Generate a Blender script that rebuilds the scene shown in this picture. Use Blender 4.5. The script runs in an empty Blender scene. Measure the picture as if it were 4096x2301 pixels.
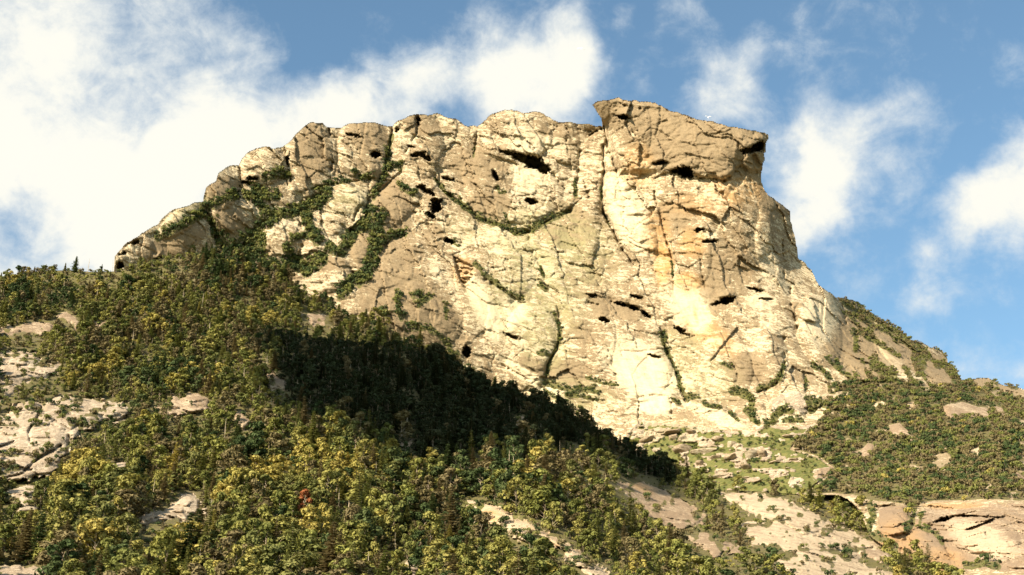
import bpy, math, random
import numpy as np
from mathutils import Vector

scene = bpy.context.scene
random.seed(7)
RNG = np.random.RandomState(11)
C = scene.collection

# ------------------------------------------------------------------ camera, light, exposure
PITCH = math.radians(22.0)
CAM = np.array([0.0, 0.0, 2.0])
FPX = 1024 * 50.0 / 36.0
cd = bpy.data.cameras.new('camera')
cam = bpy.data.objects.new('camera', cd)
C.objects.link(cam)
cam.location = CAM
cam.rotation_euler = (math.radians(90) + PITCH, 0, 0)
cd.lens = 50
cd.sensor_width = 36
cd.clip_start = 0.5
cd.clip_end = 30000
scene.camera = cam

SUN = np.array([-0.60, -0.62, 0.56])
SUN /= np.linalg.norm(SUN)
sun_elev = math.asin(SUN[2])
sun_rot = math.atan2(SUN[0], SUN[1])
sd = bpy.data.lights.new('sun', 'SUN')
sd.energy = 5.0
sd.angle = math.radians(0.5)
sd.color = (1.0, 0.87, 0.68)
so = bpy.data.objects.new('sun', sd)
C.objects.link(so)
so.rotation_euler = Vector(SUN).to_track_quat('Z', 'Y').to_euler()

scene.view_settings.view_transform = 'Standard'
scene.view_settings.look = 'None'
scene.view_settings.gamma = 1
scene.view_settings.use_curve_mapping = False
scene.view_settings.exposure = 1.2

def rays(px, py):
    """unit direction of the photograph's line of sight (used to survey points in the place)"""
    px = np.asarray(px, float); py = np.asarray(py, float)
    x = (px - 512) / FPX; u = (287.5 - py) / FPX
    cp, sp = math.cos(PITCH), math.sin(PITCH)
    d = np.stack([x, cp - sp * u, sp + cp * u], -1)
    return d / np.linalg.norm(d, axis=-1, keepdims=True)

# ------------------------------------------------------------------ sky with clouds (world)
world = bpy.data.worlds.new('World')
scene.world = world
world.use_nodes = True
nt = world.node_tree
nt.nodes.clear()
def N(tree, t, **kw):
    n = tree.nodes.new(t)
    for k, v in kw.items():
        setattr(n, k, v)
    return n
def math_node(tree, op, a, b=None, c=None, clamp=False):
    n = N(tree, 'ShaderNodeMath', operation=op, use_clamp=clamp)
    for i, v in enumerate((a, b, c)):
        if v is None: continue
        if hasattr(v, 'is_linked'): tree.links.new(v, n.inputs[i])
        else: n.inputs[i].default_value = v
    return n.outputs[0]
def mixc(tree, f, a, b, blend='MIX'):
    n = N(tree, 'ShaderNodeMix', data_type='RGBA', blend_type=blend)
    for i, v in ((0, f), (6, a), (7, b)):
        if hasattr(v, 'is_linked'): tree.links.new(v, n.inputs[i])
        elif i == 0: n.inputs[i].default_value = v
        else: n.inputs[i].default_value = (*v, 1)
    return n.outputs[2]
def smooth(tree, v, lo, hi):
    n = N(tree, 'ShaderNodeMapRange', interpolation_type='SMOOTHSTEP')
    tree.links.new(v, n.inputs[0])
    n.inputs[1].default_value = lo; n.inputs[2].default_value = hi
    return n.outputs[0]
sky = N(nt, 'ShaderNodeTexSky', sky_type='NISHITA', sun_disc=False)
sky.sun_elevation = sun_elev
sky.sun_rotation = sun_rot
sky.altitude = 300
sky.air_density = 1.0
sky.dust_density = 0.8
sky.ozone_density = 1.5
tc = N(nt, 'ShaderNodeTexCoord')
def wnoise(scale, detail, rough, off=(0, 0, 0), stretch=(1, 1, 1), dist=0.0, src=None):
    m = N(nt, 'ShaderNodeMapping')
    m.inputs[1].default_value = off
    m.inputs[3].default_value = stretch
    nt.links.new(src or tc.outputs['Generated'], m.inputs[0])
    n = N(nt, 'ShaderNodeTexNoise')
    n.inputs['Scale'].default_value = scale
    n.inputs['Detail'].default_value = detail
    n.inputs['Roughness'].default_value = rough
    n.inputs['Distortion'].default_value = dist
    nt.links.new(m.outputs[0], n.inputs['Vector'])
    return n
# warp the direction a little so that cloud edges are ragged
w1 = wnoise(9.0, 5, 0.6, (3, 1, 2))
sub = N(nt, 'ShaderNodeVectorMath', operation='SUBTRACT')
nt.links.new(w1.outputs['Color'], sub.inputs[0]); sub.inputs[1].default_value = (.5, .5, .5)
scl = N(nt, 'ShaderNodeVectorMath', operation='SCALE')
nt.links.new(sub.outputs[0], scl.inputs[0]); scl.inputs['Scale'].default_value = 0.085
addv = N(nt, 'ShaderNodeVectorMath', operation='ADD')
nt.links.new(tc.outputs['Generated'], addv.inputs[0]); nt.links.new(scl.outputs[0], addv.inputs[1])
# cloud masses: bearing in the sky (given by where they stand in the view), angular radius, weight
BLOBS = [(-120, 60, 190, 1.3), (-60, 260, 170, 1.2), (60, 150, 120, .85), (70, 20, 90, .75), (170, 190, 110, 1.2), (120, 240, 90, 1.0),
         (215, 110, 75, .8), (190, 15, 60, .6), (255, 40, 45, .45), (270, 140, 65, .85), (335, 85, 50, .8), (330, 120, 60, 1.0),
         (400, 100, 60, 1.0), (420, 60, 45, .65), (480, 60, 60, .9), (530, 95, 75, 1.3), (565, 60, 45, .9), (560, 15, 30, .5),
         (620, 30, 20, .5), (635, 72, 32, .5), (670, 30, 30, .5), (700, 35, 28, .42),
         (715, 90, 42, .55), (745, 60, 32, .5), (765, 40, 24, .5), (803, 38, 28, .5), (745, 105, 45, .55), (700, 125, 35, .4),
         (830, 140, 54, .75), (800, 190, 66, 1.0), (850, 180, 60, .85), (900, 140, 46, .5), (925, 95, 32, .48), (880, 115, 35, .5),
         (790, 240, 50, .9), (835, 235, 40, .5),
         (1010, 195, 60, 1.15), (975, 200, 42, .9), (1080, 170, 80, 1.1), (955, 245, 30, .6), (940, 290, 32, .6), (905, 300, 26, .5),
         (850, 285, 28, .4), (1010, 60, 34, .5), (920, 255, 25, .4), (960, 375, 40, .3), (1010, 370, 50, .3),
         (15, 230, 50, -.9), (110, 100, 35, -.5), (140, 40, 90, .35), (190, 90, 80, .1), (230, 70, 60, .25), (300, 20, 40, -.4)]
acc = None
for bx_, by_, r_, w_ in BLOBS:
    d = rays(bx_, by_)
    dn = N(nt, 'ShaderNodeVectorMath', operation='DISTANCE')
    nt.links.new(addv.outputs[0], dn.inputs[0]); dn.inputs[1].default_value = d
    mr = N(nt, 'ShaderNodeMapRange', interpolation_type='SMOOTHSTEP')
    nt.links.new(dn.outputs['Value'], mr.inputs[0])
    mr.inputs[1].default_value = r_ / FPX * 1.25; mr.inputs[2].default_value = 0.0
    mr.inputs[3].default_value = 0.0; mr.inputs[4].default_value = w_
    acc = mr.outputs[0] if acc is None else math_node(nt, 'ADD', acc, mr.outputs[0])
for az, el, r_, w_ in ((60, 30, .45, 1.1), (110, 20, .5, 1.1), (150, 45, .5, 1.0), (185, 22, .45, 1.0), (215, 50, .4, .9), (245, 18, .45, 1.1), (285, 35, .5, 1.2), (310, 15, .4, 1.2),
                       (40, 65, .4, 1.0), (130, 75, .4, 1.0), (270, 70, .4, 1.0), (350, 58, .3, .9), (20, 45, .22, .9), (325, 45, .35, 1.2), (85, 55, .35, .9)):
    a_, e_ = math.radians(az), math.radians(el)
    dn = N(nt, 'ShaderNodeVectorMath', operation='DISTANCE')
    nt.links.new(addv.outputs[0], dn.inputs[0]); dn.inputs[1].default_value = (math.sin(a_) * math.cos(e_), math.cos(a_) * math.cos(e_), math.sin(e_))
    mr = N(nt, 'ShaderNodeMapRange', interpolation_type='SMOOTHSTEP')
    nt.links.new(dn.outputs['Value'], mr.inputs[0])
    mr.inputs[1].default_value = r_; mr.inputs[2].default_value = 0.0; mr.inputs[3].default_value = 0.0; mr.inputs[4].default_value = w_
    acc = math_node(nt, 'ADD', acc, mr.outputs[0])
nA = wnoise(7.0, 9, 0.62, (0.4, 0, 0), (1, 1, 1.5), 0.4)
nB = wnoise(24.0, 7, 0.62, (2.4, 0, 0), (1, 1, 1.3), 0.5)
base = math_node(nt, 'MULTIPLY', math_node(nt, 'SUBTRACT', nA.outputs[0], 0.5), 1.7)
nC = wnoise(75.0, 5, 0.7, (5.4, 0, 0))
fine = math_node(nt, 'ADD', math_node(nt, 'MULTIPLY', math_node(nt, 'SUBTRACT', nB.outputs[0], 0.5), 1.5), math_node(nt, 'MULTIPLY', math_node(nt, 'SUBTRACT', nC.outputs[0], 0.5), 0.7))
dens = math_node(nt, 'ADD', math_node(nt, 'ADD', acc, base), fine)
cov = math_node(nt, 'POWER', smooth(nt, dens, -0.05, 1.35), 0.95)
hs = N(nt, 'ShaderNodeHueSaturation')
hs.inputs['Saturation'].default_value = 0.95
hs.inputs['Value'].default_value = 1.0
nt.links.new(sky.outputs[0], hs.inputs['Color'])
CLOUD = (6.2, 6.1, 5.5)
skycol = mixc(nt, 1.0, hs.outputs[0], (.92, 1.13, 1.10), 'MULTIPLY')
cloudcol = mixc(nt, smooth(nt, dens, .35, 1.5), (5.0, 5.35, 5.5), CLOUD)
mixed = mixc(nt, cov, skycol, cloudcol)
bg = N(nt, 'ShaderNodeBackground')
bg.inputs['Strength'].default_value = 0.071
nt.links.new(mixed, bg.inputs['Color'])
wo = N(nt, 'ShaderNodeOutputWorld')
nt.links.new(bg.outputs[0], wo.inputs['Surface'])

# ------------------------------------------------------------------ survey frames: plates of the photograph measured at different zooms
K = 0.14682
PL = {'A': (100, 87.5, K), 'B': (450, 87.5, K), 'C': (325, 275, K), 'D': (650, 275, K), 'E': (0, 250, K),
      'G': (0, 400, .12617), 'H': (300, 400, .12617), 'I': (600, 425, .1646), 'F': (0, 0, .3975), 'J': (50, 325, .06912), 'P': (0, 0, 1)}
def Z(k, pts):
    ox, oy, s = PL[k]
    return [(ox + s * x, oy + s * y) for x, y in pts]

# ------------------------------------------------------------------ numpy tools
def hash2(ix, iy, s=0):
    h = (ix.astype(np.int64) * 374761393 + iy.astype(np.int64) * 668265263 + s * 1442695041) & 0x7fffffff
    h = ((h ^ (h >> 13)) * 1274126177) & 0x7fffffff
    h = (h ^ (h >> 16)) & 0xffffff
    return h / float(0xffffff)
def hash3(ix, iy, iz, s=0):
    return hash2(ix + iz * 57, iy + iz * 131, s)
def vnoise3(p, s=0):
    i = np.floor(p).astype(np.int64); f = p - i
    f = f * f * f * (f * (f * 6 - 15) + 10)
    r = 0
    for dz in (0, 1):
        wz = f[..., 2] if dz else 1 - f[..., 2]
        for dy in (0, 1):
            wy = f[..., 1] if dy else 1 - f[..., 1]
            for dx in (0, 1):
                wx = f[..., 0] if dx else 1 - f[..., 0]
                r = r + hash3(i[..., 0] + dx, i[..., 1] + dy, i[..., 2] + dz, s) * wx * wy * wz
    return r * 2 - 1
def fbm(p, octv, s=0, gain=0.5, ridged=False):
    a = 1.0; t = 0; r = 0
    for o in range(octv):
        n = vnoise3(p + 17.3 * o, s + o)
        if ridged: n = 1 - 2 * np.abs(n)
        r = r + a * n; t += a
        a *= gain; p = p * 2.03
    return r / t
def worley(u, v, s=0):
    """2-D cells: distance to nearest, gap to the border, cell id noise, offset from the cell's seed"""
    iu = np.floor(u).astype(np.int64); iv = np.floor(v).astype(np.int64)
    f1 = np.full(u.shape, 9.0); f2 = np.full(u.shape, 9.0)
    cid = np.zeros(u.shape); ou = np.zeros(u.shape); ov = np.zeros(u.shape)
    for dy in (-1, 0, 1):
        for dx in (-1, 0, 1):
            cx = iu + dx; cy = iv + dy
            pu = cx + .1 + .8 * hash2(cx, cy, s); pv = cy + .1 + .8 * hash2(cx, cy, s + 5)
            d = np.hypot(u - pu, v - pv)
            m = d < f1
            f2 = np.where(m, f1, np.minimum(f2, d))
            cid = np.where(m, hash2(cx, cy, s + 9), cid)
            ou = np.where(m, u - pu, ou); ov = np.where(m, v - pv, ov)
            f1 = np.where(m, d, f1)
    return f1, f2 - f1, cid, ou, ov
def inpoly(x, y, poly):
    poly = np.asarray(poly, float)
    r = np.zeros(x.shape, bool)
    x0, y0 = poly.min(0); x1, y1 = poly.max(0)
    sel = (x >= x0) & (x <= x1) & (y >= y0) & (y <= y1)
    xs = x[sel]; ys = y[sel]; rr = np.zeros(xs.shape, bool)
    n = len(poly)
    for i in range(n):
        ax, ay = poly[i]; bx, by = poly[(i + 1) % n]
        if ay == by: continue
        c = ((ay > ys) != (by > ys)) & (xs < (bx - ax) * (ys - ay) / (by - ay) + ax)
        rr ^= c
    r[sel] = rr
    return r
def dist_line(x, y, pts, closed=False, maxd=40, want=False):
    """distance to a polyline (clipped at maxd); also the nearest point and how far along it lies"""
    d = np.full(x.shape, float(maxd)); nx = x.copy(); ny = y.copy(); al = np.zeros(x.shape)
    pts = [tuple(p) for p in pts]
    if closed: pts = pts + [pts[0]]
    n = len(pts) - 1
    for i in range(n):
        ax, ay = pts[i]; bx, by = pts[i + 1]
        sel = (x > min(ax, bx) - maxd) & (x < max(ax, bx) + maxd) & (y > min(ay, by) - maxd) & (y < max(ay, by) + maxd)
        if not sel.any(): continue
        xs = x[sel]; ys = y[sel]
        L = (bx - ax) ** 2 + (by - ay) ** 2 + 1e-9
        t = np.clip(((xs - ax) * (bx - ax) + (ys - ay) * (by - ay)) / L, 0, 1)
        qx = ax + t * (bx - ax); qy = ay + t * (by - ay)
        dd = np.hypot(xs - qx, ys - qy)
        m = dd < d[sel]
        for arr, val in ((d, dd), (nx, qx), (ny, qy), (al, (i + t) / n)):
            a = arr[sel]; a[m] = val[m]; arr[sel] = a
    return (d, nx, ny, al) if want else (d, al)
def sstep(x, a, b):
    t = np.clip((x - a) / (b - a), 0, 1)
    return t * t * (3 - 2 * t)
def tps_fit(ctrl, lam=2e-3):
    c = np.asarray(ctrl, float); P = c[:, :2] / 500.0; z = np.log(c[:, 2])
    n = len(P)
    r2 = ((P[:, None] - P[None]) ** 2).sum(-1)
    Kk = 0.5 * r2 * np.log(r2 + 1e-12) + lam * np.eye(n)
    A = np.zeros((n + 3, n + 3)); A[:n, :n] = Kk; A[:n, n] = 1; A[:n, n + 1:] = P; A[n, :n] = 1; A[n + 1:, :n] = P.T
    w = np.linalg.solve(A, np.concatenate([z, [0, 0, 0]]))
    def f(x, y):
        r = w[n] + w[n + 1] * x / 500 + w[n + 2] * y / 500
        for i in range(n):
            q = (x / 500 - P[i, 0]) ** 2 + (y / 500 - P[i, 1]) ** 2
            r = r + w[i] * 0.5 * q * np.log(q + 1e-12)
        return np.exp(r)
    return f
def rough_line(pts, step, amp, s):
    """break a measured outline into short uneven steps"""
    out = []
    rg = np.random.RandomState(s)
    off = 0
    for i in range(len(pts) - 1):
        a = np.array(pts[i]); b = np.array(pts[i + 1])
        L = np.linalg.norm(b - a); k = max(1, int(L / step))
        nrm = np.array([-(b - a)[1], (b - a)[0]]) / (L + 1e-9)
        for j in range(k):
            off = 0.45 * off + rg.uniform(-amp, amp)
            out.append(tuple(a + (b - a) * j / k + nrm * off * (0 if j == 0 and L > 40 else 1)))
    out.append(tuple(pts[-1]))
    return out

# ------------------------------------------------------------------ measured outlines
SKY_LEFT = Z('A', [(100, 1290), (98, 1245), (100, 1150), (140, 1110), (180, 1060), (230, 1030), (300, 985), (400, 925), (440, 870), (520, 820), (640, 785), (705, 775),
                   (712, 730), (725, 680), (790, 630), (810, 580), (880, 535), (948, 530), (965, 480), (1000, 440), (1060, 415), (1120, 402), (1180, 415),
                   (1235, 405), (1290, 365), (1370, 290), (1430, 240), (1520, 238), (1550, 270), (1610, 268), (1640, 270), (1690, 240), (1800, 235),
                   (1900, 245), (1990, 260), (2030, 225), (2100, 190), (2150, 183), (2210, 190), (2300, 175), (2350, 205), (2420, 210)])
SKY_MID = Z('B', [(120, 262), (190, 268), (215, 240), (260, 195), (330, 160), (420, 150), (500, 170), (580, 160), (640, 180), (700, 215), (770, 235), (850, 240), (930, 245),
                  (1020, 262), (1045, 262), (1035, 240), (1025, 215), (1000, 165), (985, 140), (966, 118), (1000, 97), (1040, 85), (1095, 82), (1135, 60), (1180, 78), (1290, 95),
                  (1400, 100), (1480, 150), (1600, 190), (1680, 215), (1800, 235), (1900, 270), (2000, 285), (2080, 290), (2165, 320), (2167, 350),
                  (2152, 380), (2140, 435), (2142, 500), (2122, 560), (2116, 620), (2135, 700), (2180, 745), (2250, 780), (2320, 840), (2315, 890),
                  (2332, 950), (2352, 1020), (2362, 1090), (2368, 1150), (2420, 1195), (2470, 1260), (2510, 1340), (2552, 1375)])
SKY_RIGHT = Z('D', [(1240, 120), (1282, 158), (1320, 152), (1380, 165), (1440, 195), (1480, 245), (1560, 290), (1650, 345), (1720, 380), (1800, 455), (1860, 470),
                    (1910, 500), (1990, 510), (2025, 560), (2030, 590), (2070, 610), (2092, 655), (2110, 700), (2150, 715), (2200, 705), (2280, 700), (2350, 715), (2400, 745),
                    (2470, 755), (2547, 778), (2900, 850), (3300, 1000)])
M_TOP = rough_line(SKY_LEFT + SKY_MID + SKY_RIGHT, 3.0, 0.85, 3)
M_OUT = M_TOP + [(1140, 700), (1140, 780), (870, 780), (840, 640), (790, 610), (740, 560), (690, 530), (560, 490), (450, 450), (380, 400), (300, 365), (200, 330), (110, 320)]

CREST = Z('A', [(110, 1262), (230, 1205), (400, 1178), (560, 1150), (740, 1110), (850, 1105), (1000, 1180), (1120, 1230), (1260, 1250), (1330, 1340), (1400, 1410), (1480, 1430), (1560, 1420)]) + \
        Z('C', [(90, 285), (200, 290), (300, 300), (430, 330), (480, 400), (600, 470), (700, 540), (800, 600), (900, 680), (1000, 740), (1150, 795), (1250, 830), (1350, 860),
                (1440, 890), (1600, 920), (1700, 970), (1780, 1030), (1900, 1080), (2000, 1150), (2100, 1200), (2200, 1270), (2300, 1312), (2400, 1330)])
F_TOP = [(-150, 292)] + Z('E', [(0, 190), (90, 166), (240, 146), (350, 140), (470, 138), (640, 150), (780, 146)]) + rough_line(CREST, 5, 0.8, 9) + \
        Z('I', [(560, 335), (700, 395), (800, 398), (900, 400), (1000, 405), (1150, 420), (1280, 432), (1440, 425), (1500, 450), (1560, 500), (1610, 600), (1640, 680), (1720, 735),
                (1780, 770), (1900, 830), (2060, 920), (2200, 1000)])
F_OUT = F_TOP + [(1000, 640), (1140, 700), (1140, 790), (-150, 790)]

# distances surveyed along the lines of sight: x, y in the view, metres
F_CTRL = [(-150, 290, 880), (0, 277, 860), (115, 271, 850), (225, 255, 862), (300, 300, 838), (320, 315, 835),
          (0, 350, 735), (100, 340, 755), (200, 340, 765), (260, 325, 790),
          (-150, 430, 640), (0, 430, 640), (100, 430, 640), (200, 420, 652), (0, 500, 545), (100, 500, 545), (200, 500, 550), (300, 500, 556),
          (-150, 575, 455), (0, 575, 455), (150, 575, 455), (300, 575, 458), (450, 575, 466),
          (290, 350, 750), (340, 400, 672), (400, 437, 630), (450, 462, 600), (520, 458, 606), (600, 480, 620),
          (450, 405, 770), (480, 425, 770), (560, 440, 775), (620, 462, 752),
          (391, 325, 848), (470, 375, 842), (560, 420, 815), (680, 470, 775), (400, 380, 745),
          (690, 478, 750), (750, 490, 735), (800, 500, 705), (850, 540, 640), (900, 575, 560), (650, 500, 665), (650, 525, 600), (700, 540, 590),
          (600, 575, 482), (700, 575, 500), (800, 575, 525), (400, 510, 550), (450, 500, 560), (500, 530, 520),
          (0, 700, 300), (500, 700, 310), (1024, 700, 380), (0, 790, 200), (500, 790, 205), (1024, 790, 250)]
M_CTRL = [(117, 268, 880), (180, 215, 905), (250, 165, 940), (310, 125, 965), (430, 115, 985), (520, 110, 990), (595, 132, 985),
          (605, 105, 968), (680, 115, 960), (766, 135, 955), (765, 170, 952), (795, 205, 960), (800, 270, 945), (830, 290, 945),
          (200, 250, 905), (300, 250, 915), (350, 220, 925), (450, 210, 935), (550, 230, 930), (650, 230, 926), (750, 230, 926),
          (360, 310, 880), (450, 360, 876), (550, 410, 858), (650, 430, 832), (750, 430, 818), (850, 400, 850), (620, 330, 885), (780, 340, 880),
          (865, 303, 1010), (900, 330, 1000), (960, 372, 1010), (1024, 388, 1060), (1140, 420, 1060),
          (870, 345, 940), (900, 372, 905), (950, 388, 885), (1024, 398, 890),
          (950, 430, 800), (1024, 450, 770), (950, 500, 690), (1024, 502, 672), (880, 440, 800), (850, 470, 762), (880, 490, 712), (1140, 500, 680),
          (700, 450, 800), (750, 445, 790), (800, 440, 800), (700, 478, 765), (750, 486, 745), (800, 495, 716),
          (870, 520, 655), (900, 520, 640), (1000, 520, 630), (890, 575, 585), (1000, 575, 560), (500, 480, 860), (400, 400, 890), (300, 350, 885), (200, 300, 895),
          (850, 640, 520), (1024, 700, 400), (1024, 780, 270), (1140, 700, 400)]
DF = tps_fit(F_CTRL)
DM = tps_fit(M_CTRL)

def axis(lo, hi, flo, fhi, fine, coarse):
    a = list(np.arange(lo, flo, coarse)) + list(np.arange(flo, fhi, fine)) + list(np.arange(fhi, hi + coarse, coarse))
    return np.array(a)

# ------------------------------------------------------------------ layer builder
def build_layer(outline, xs, ys):
    X, Y = np.meshgrid(xs, ys)
    inside = inpoly(X, Y, outline)
    # pull the rim of the grid onto the outline
    nb = np.zeros_like(inside)
    nb[1:] |= ~inside[:-1]; nb[:-1] |= ~inside[1:]; nb[:, 1:] |= ~inside[:, :-1]; nb[:, :-1] |= ~inside[:, 1:]
    rim = inside & nb
    d, nx, ny, _ = dist_line(X[rim], Y[rim], outline, True, 3, True)
    ok = d < 1.2
    xr = X[rim]; yr = Y[rim]
    xr[ok] = nx[ok]; yr[ok] = ny[ok]
    X[rim] = xr; Y[rim] = yr
    return X, Y, inside

def quads(inside):
    h, w = inside.shape
    c = inside[:-1, :-1] & inside[1:, :-1] & inside[:-1, 1:] & inside[1:, 1:]
    i, j = np.nonzero(c)
    a = i * w + j
    return c, np.stack([a, a + w, a + w + 1, a + 1], 1), i, j

def make_mesh(name, verts, faces, mat, attrs=None, smooth_=True, parent=None, loc=None):
    me = bpy.data.meshes.new(name)
    verts = np.asarray(verts, np.float32); faces = np.asarray(faces, np.int32)
    if loc is not None: verts = verts - np.asarray(loc, np.float32)
    k = faces.shape[1]
    me.vertices.add(len(verts)); me.vertices.foreach_set('co', verts.ravel())
    me.loops.add(faces.size); me.loops.foreach_set('vertex_index', faces.ravel())
    me.polygons.add(len(faces))
    me.polygons.foreach_set('loop_start', np.arange(0, faces.size, k, dtype=np.int32))
    me.polygons.foreach_set('loop_total', np.full(len(faces), k, np.int32))
    me.polygons.foreach_set('use_smooth', np.full(len(faces), smooth_, bool))
    for an, av in (attrs or {}).items():
        at = me.attributes.new(an, 'FLOAT', 'POINT')
        at.data.foreach_set('value', np.asarray(av, np.float32))
    me.update(calc_edges=True)
    me.validate()
    me.materials.append(mat)
    o = bpy.data.objects.new(name, me)
    C.objects.link(o)
    if loc is not None: o.location = loc
    if parent: o.parent = parent
    return o

def submesh(P, Q, sel, attrs):
    q = Q[sel]
    ids, inv = np.unique(q, return_inverse=True)
    return P[ids], inv.reshape(q.shape), {k: v[ids] for k, v in attrs.items()}

def skirt(P, Q, Xf, Yf, attrs, ok_fn, outline=None):
    """carry the rim of a surface back into the hill so that it has body behind its outline"""
    e = np.concatenate([Q[:, [0, 1]], Q[:, [1, 2]], Q[:, [2, 3]], Q[:, [3, 0]]])
    key = np.minimum(e[:, 0], e[:, 1]).astype(np.int64) * 10000000 + np.maximum(e[:, 0], e[:, 1])
    u, idx, cnt = np.unique(key, return_index=True, return_counts=True)
    be = e[idx[cnt == 1]]
    be = be[ok_fn(Xf[be[:, 0]], Yf[be[:, 0]])]
    ids, inv = np.unique(be, return_inverse=True)
    inv = inv.reshape(be.shape)
    base = P[ids]
    dr = base - CAM
    dr /= np.linalg.norm(dr, axis=1, keepdims=True)
    under = np.ones(len(ids))
    if outline is not None: under = np.where(inpoly(Xf[ids], Yf[ids] + 4.0, outline) & inpoly(Xf[ids], Yf[ids] + 9.0, outline) & inpoly(Xf[ids], Yf[ids] + 18.0, outline), 1.0, 0.0)
    newP = [P]; newQ = [Q]; n0 = len(P); prev = ids
    na = {k: [v] for k, v in attrs.items()}
    for st, drop in ((3, .1), (10, .8), (30, 4), (90, 16)):
        b = base + dr * st + np.array([0, 0, -drop]) * under[:, None]
        newP.append(b)
        cur = n0 + np.arange(len(ids)); n0 += len(ids)
        newQ.append(np.stack([prev[inv[:, 0]], prev[inv[:, 1]], cur[inv[:, 1]], cur[inv[:, 0]]], 1))
        for k in na: na[k].append(attrs[k][ids])
        prev = cur
    return np.concatenate(newP), np.concatenate(newQ), {k: np.concatenate(v) for k, v in na.items()}

# ------------------------------------------------------------------ materials
def new_mat(name):
    m = bpy.data.materials.new(name)
    m.use_nodes = True
    t = m.node_tree
    t.nodes.clear()
    b = N(t, 'ShaderNodeBsdfPrincipled')
    b.inputs['Roughness'].default_value = 0.9
    b.inputs['Specular IOR Level'].default_value = 0.15
    o = N(t, 'ShaderNodeOutputMaterial')
    t.links.new(b.outputs[0], o.inputs[0])
    return m, t, b
def tnoise(t, vec, scale, detail=6, rough=.6, dist=0.0):
    n = N(t, 'ShaderNodeTexNoise')
    n.inputs['Scale'].default_value = scale
    n.inputs['Detail'].default_value = detail
    n.inputs['Roughness'].default_value = rough
    n.inputs['Distortion'].default_value = dist
    t.links.new(vec, n.inputs['Vector'])
    return n.outputs[0]
def mapping(t, vec, rot=(0, 0, 0), scale=(1, 1, 1), loc=(0, 0, 0)):
    m = N(t, 'ShaderNodeMapping', vector_type='TEXTURE')
    m.inputs[1].default_value = loc; m.inputs[2].default_value = rot; m.inputs[3].default_value = tuple(1 / q for q in scale)
    t.links.new(vec, m.inputs[0])
    return m.outputs[0]
def attr(t, n):
    a = N(t, 'ShaderNodeAttribute', attribute_name=n)
    return a.outputs['Fac']

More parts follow.
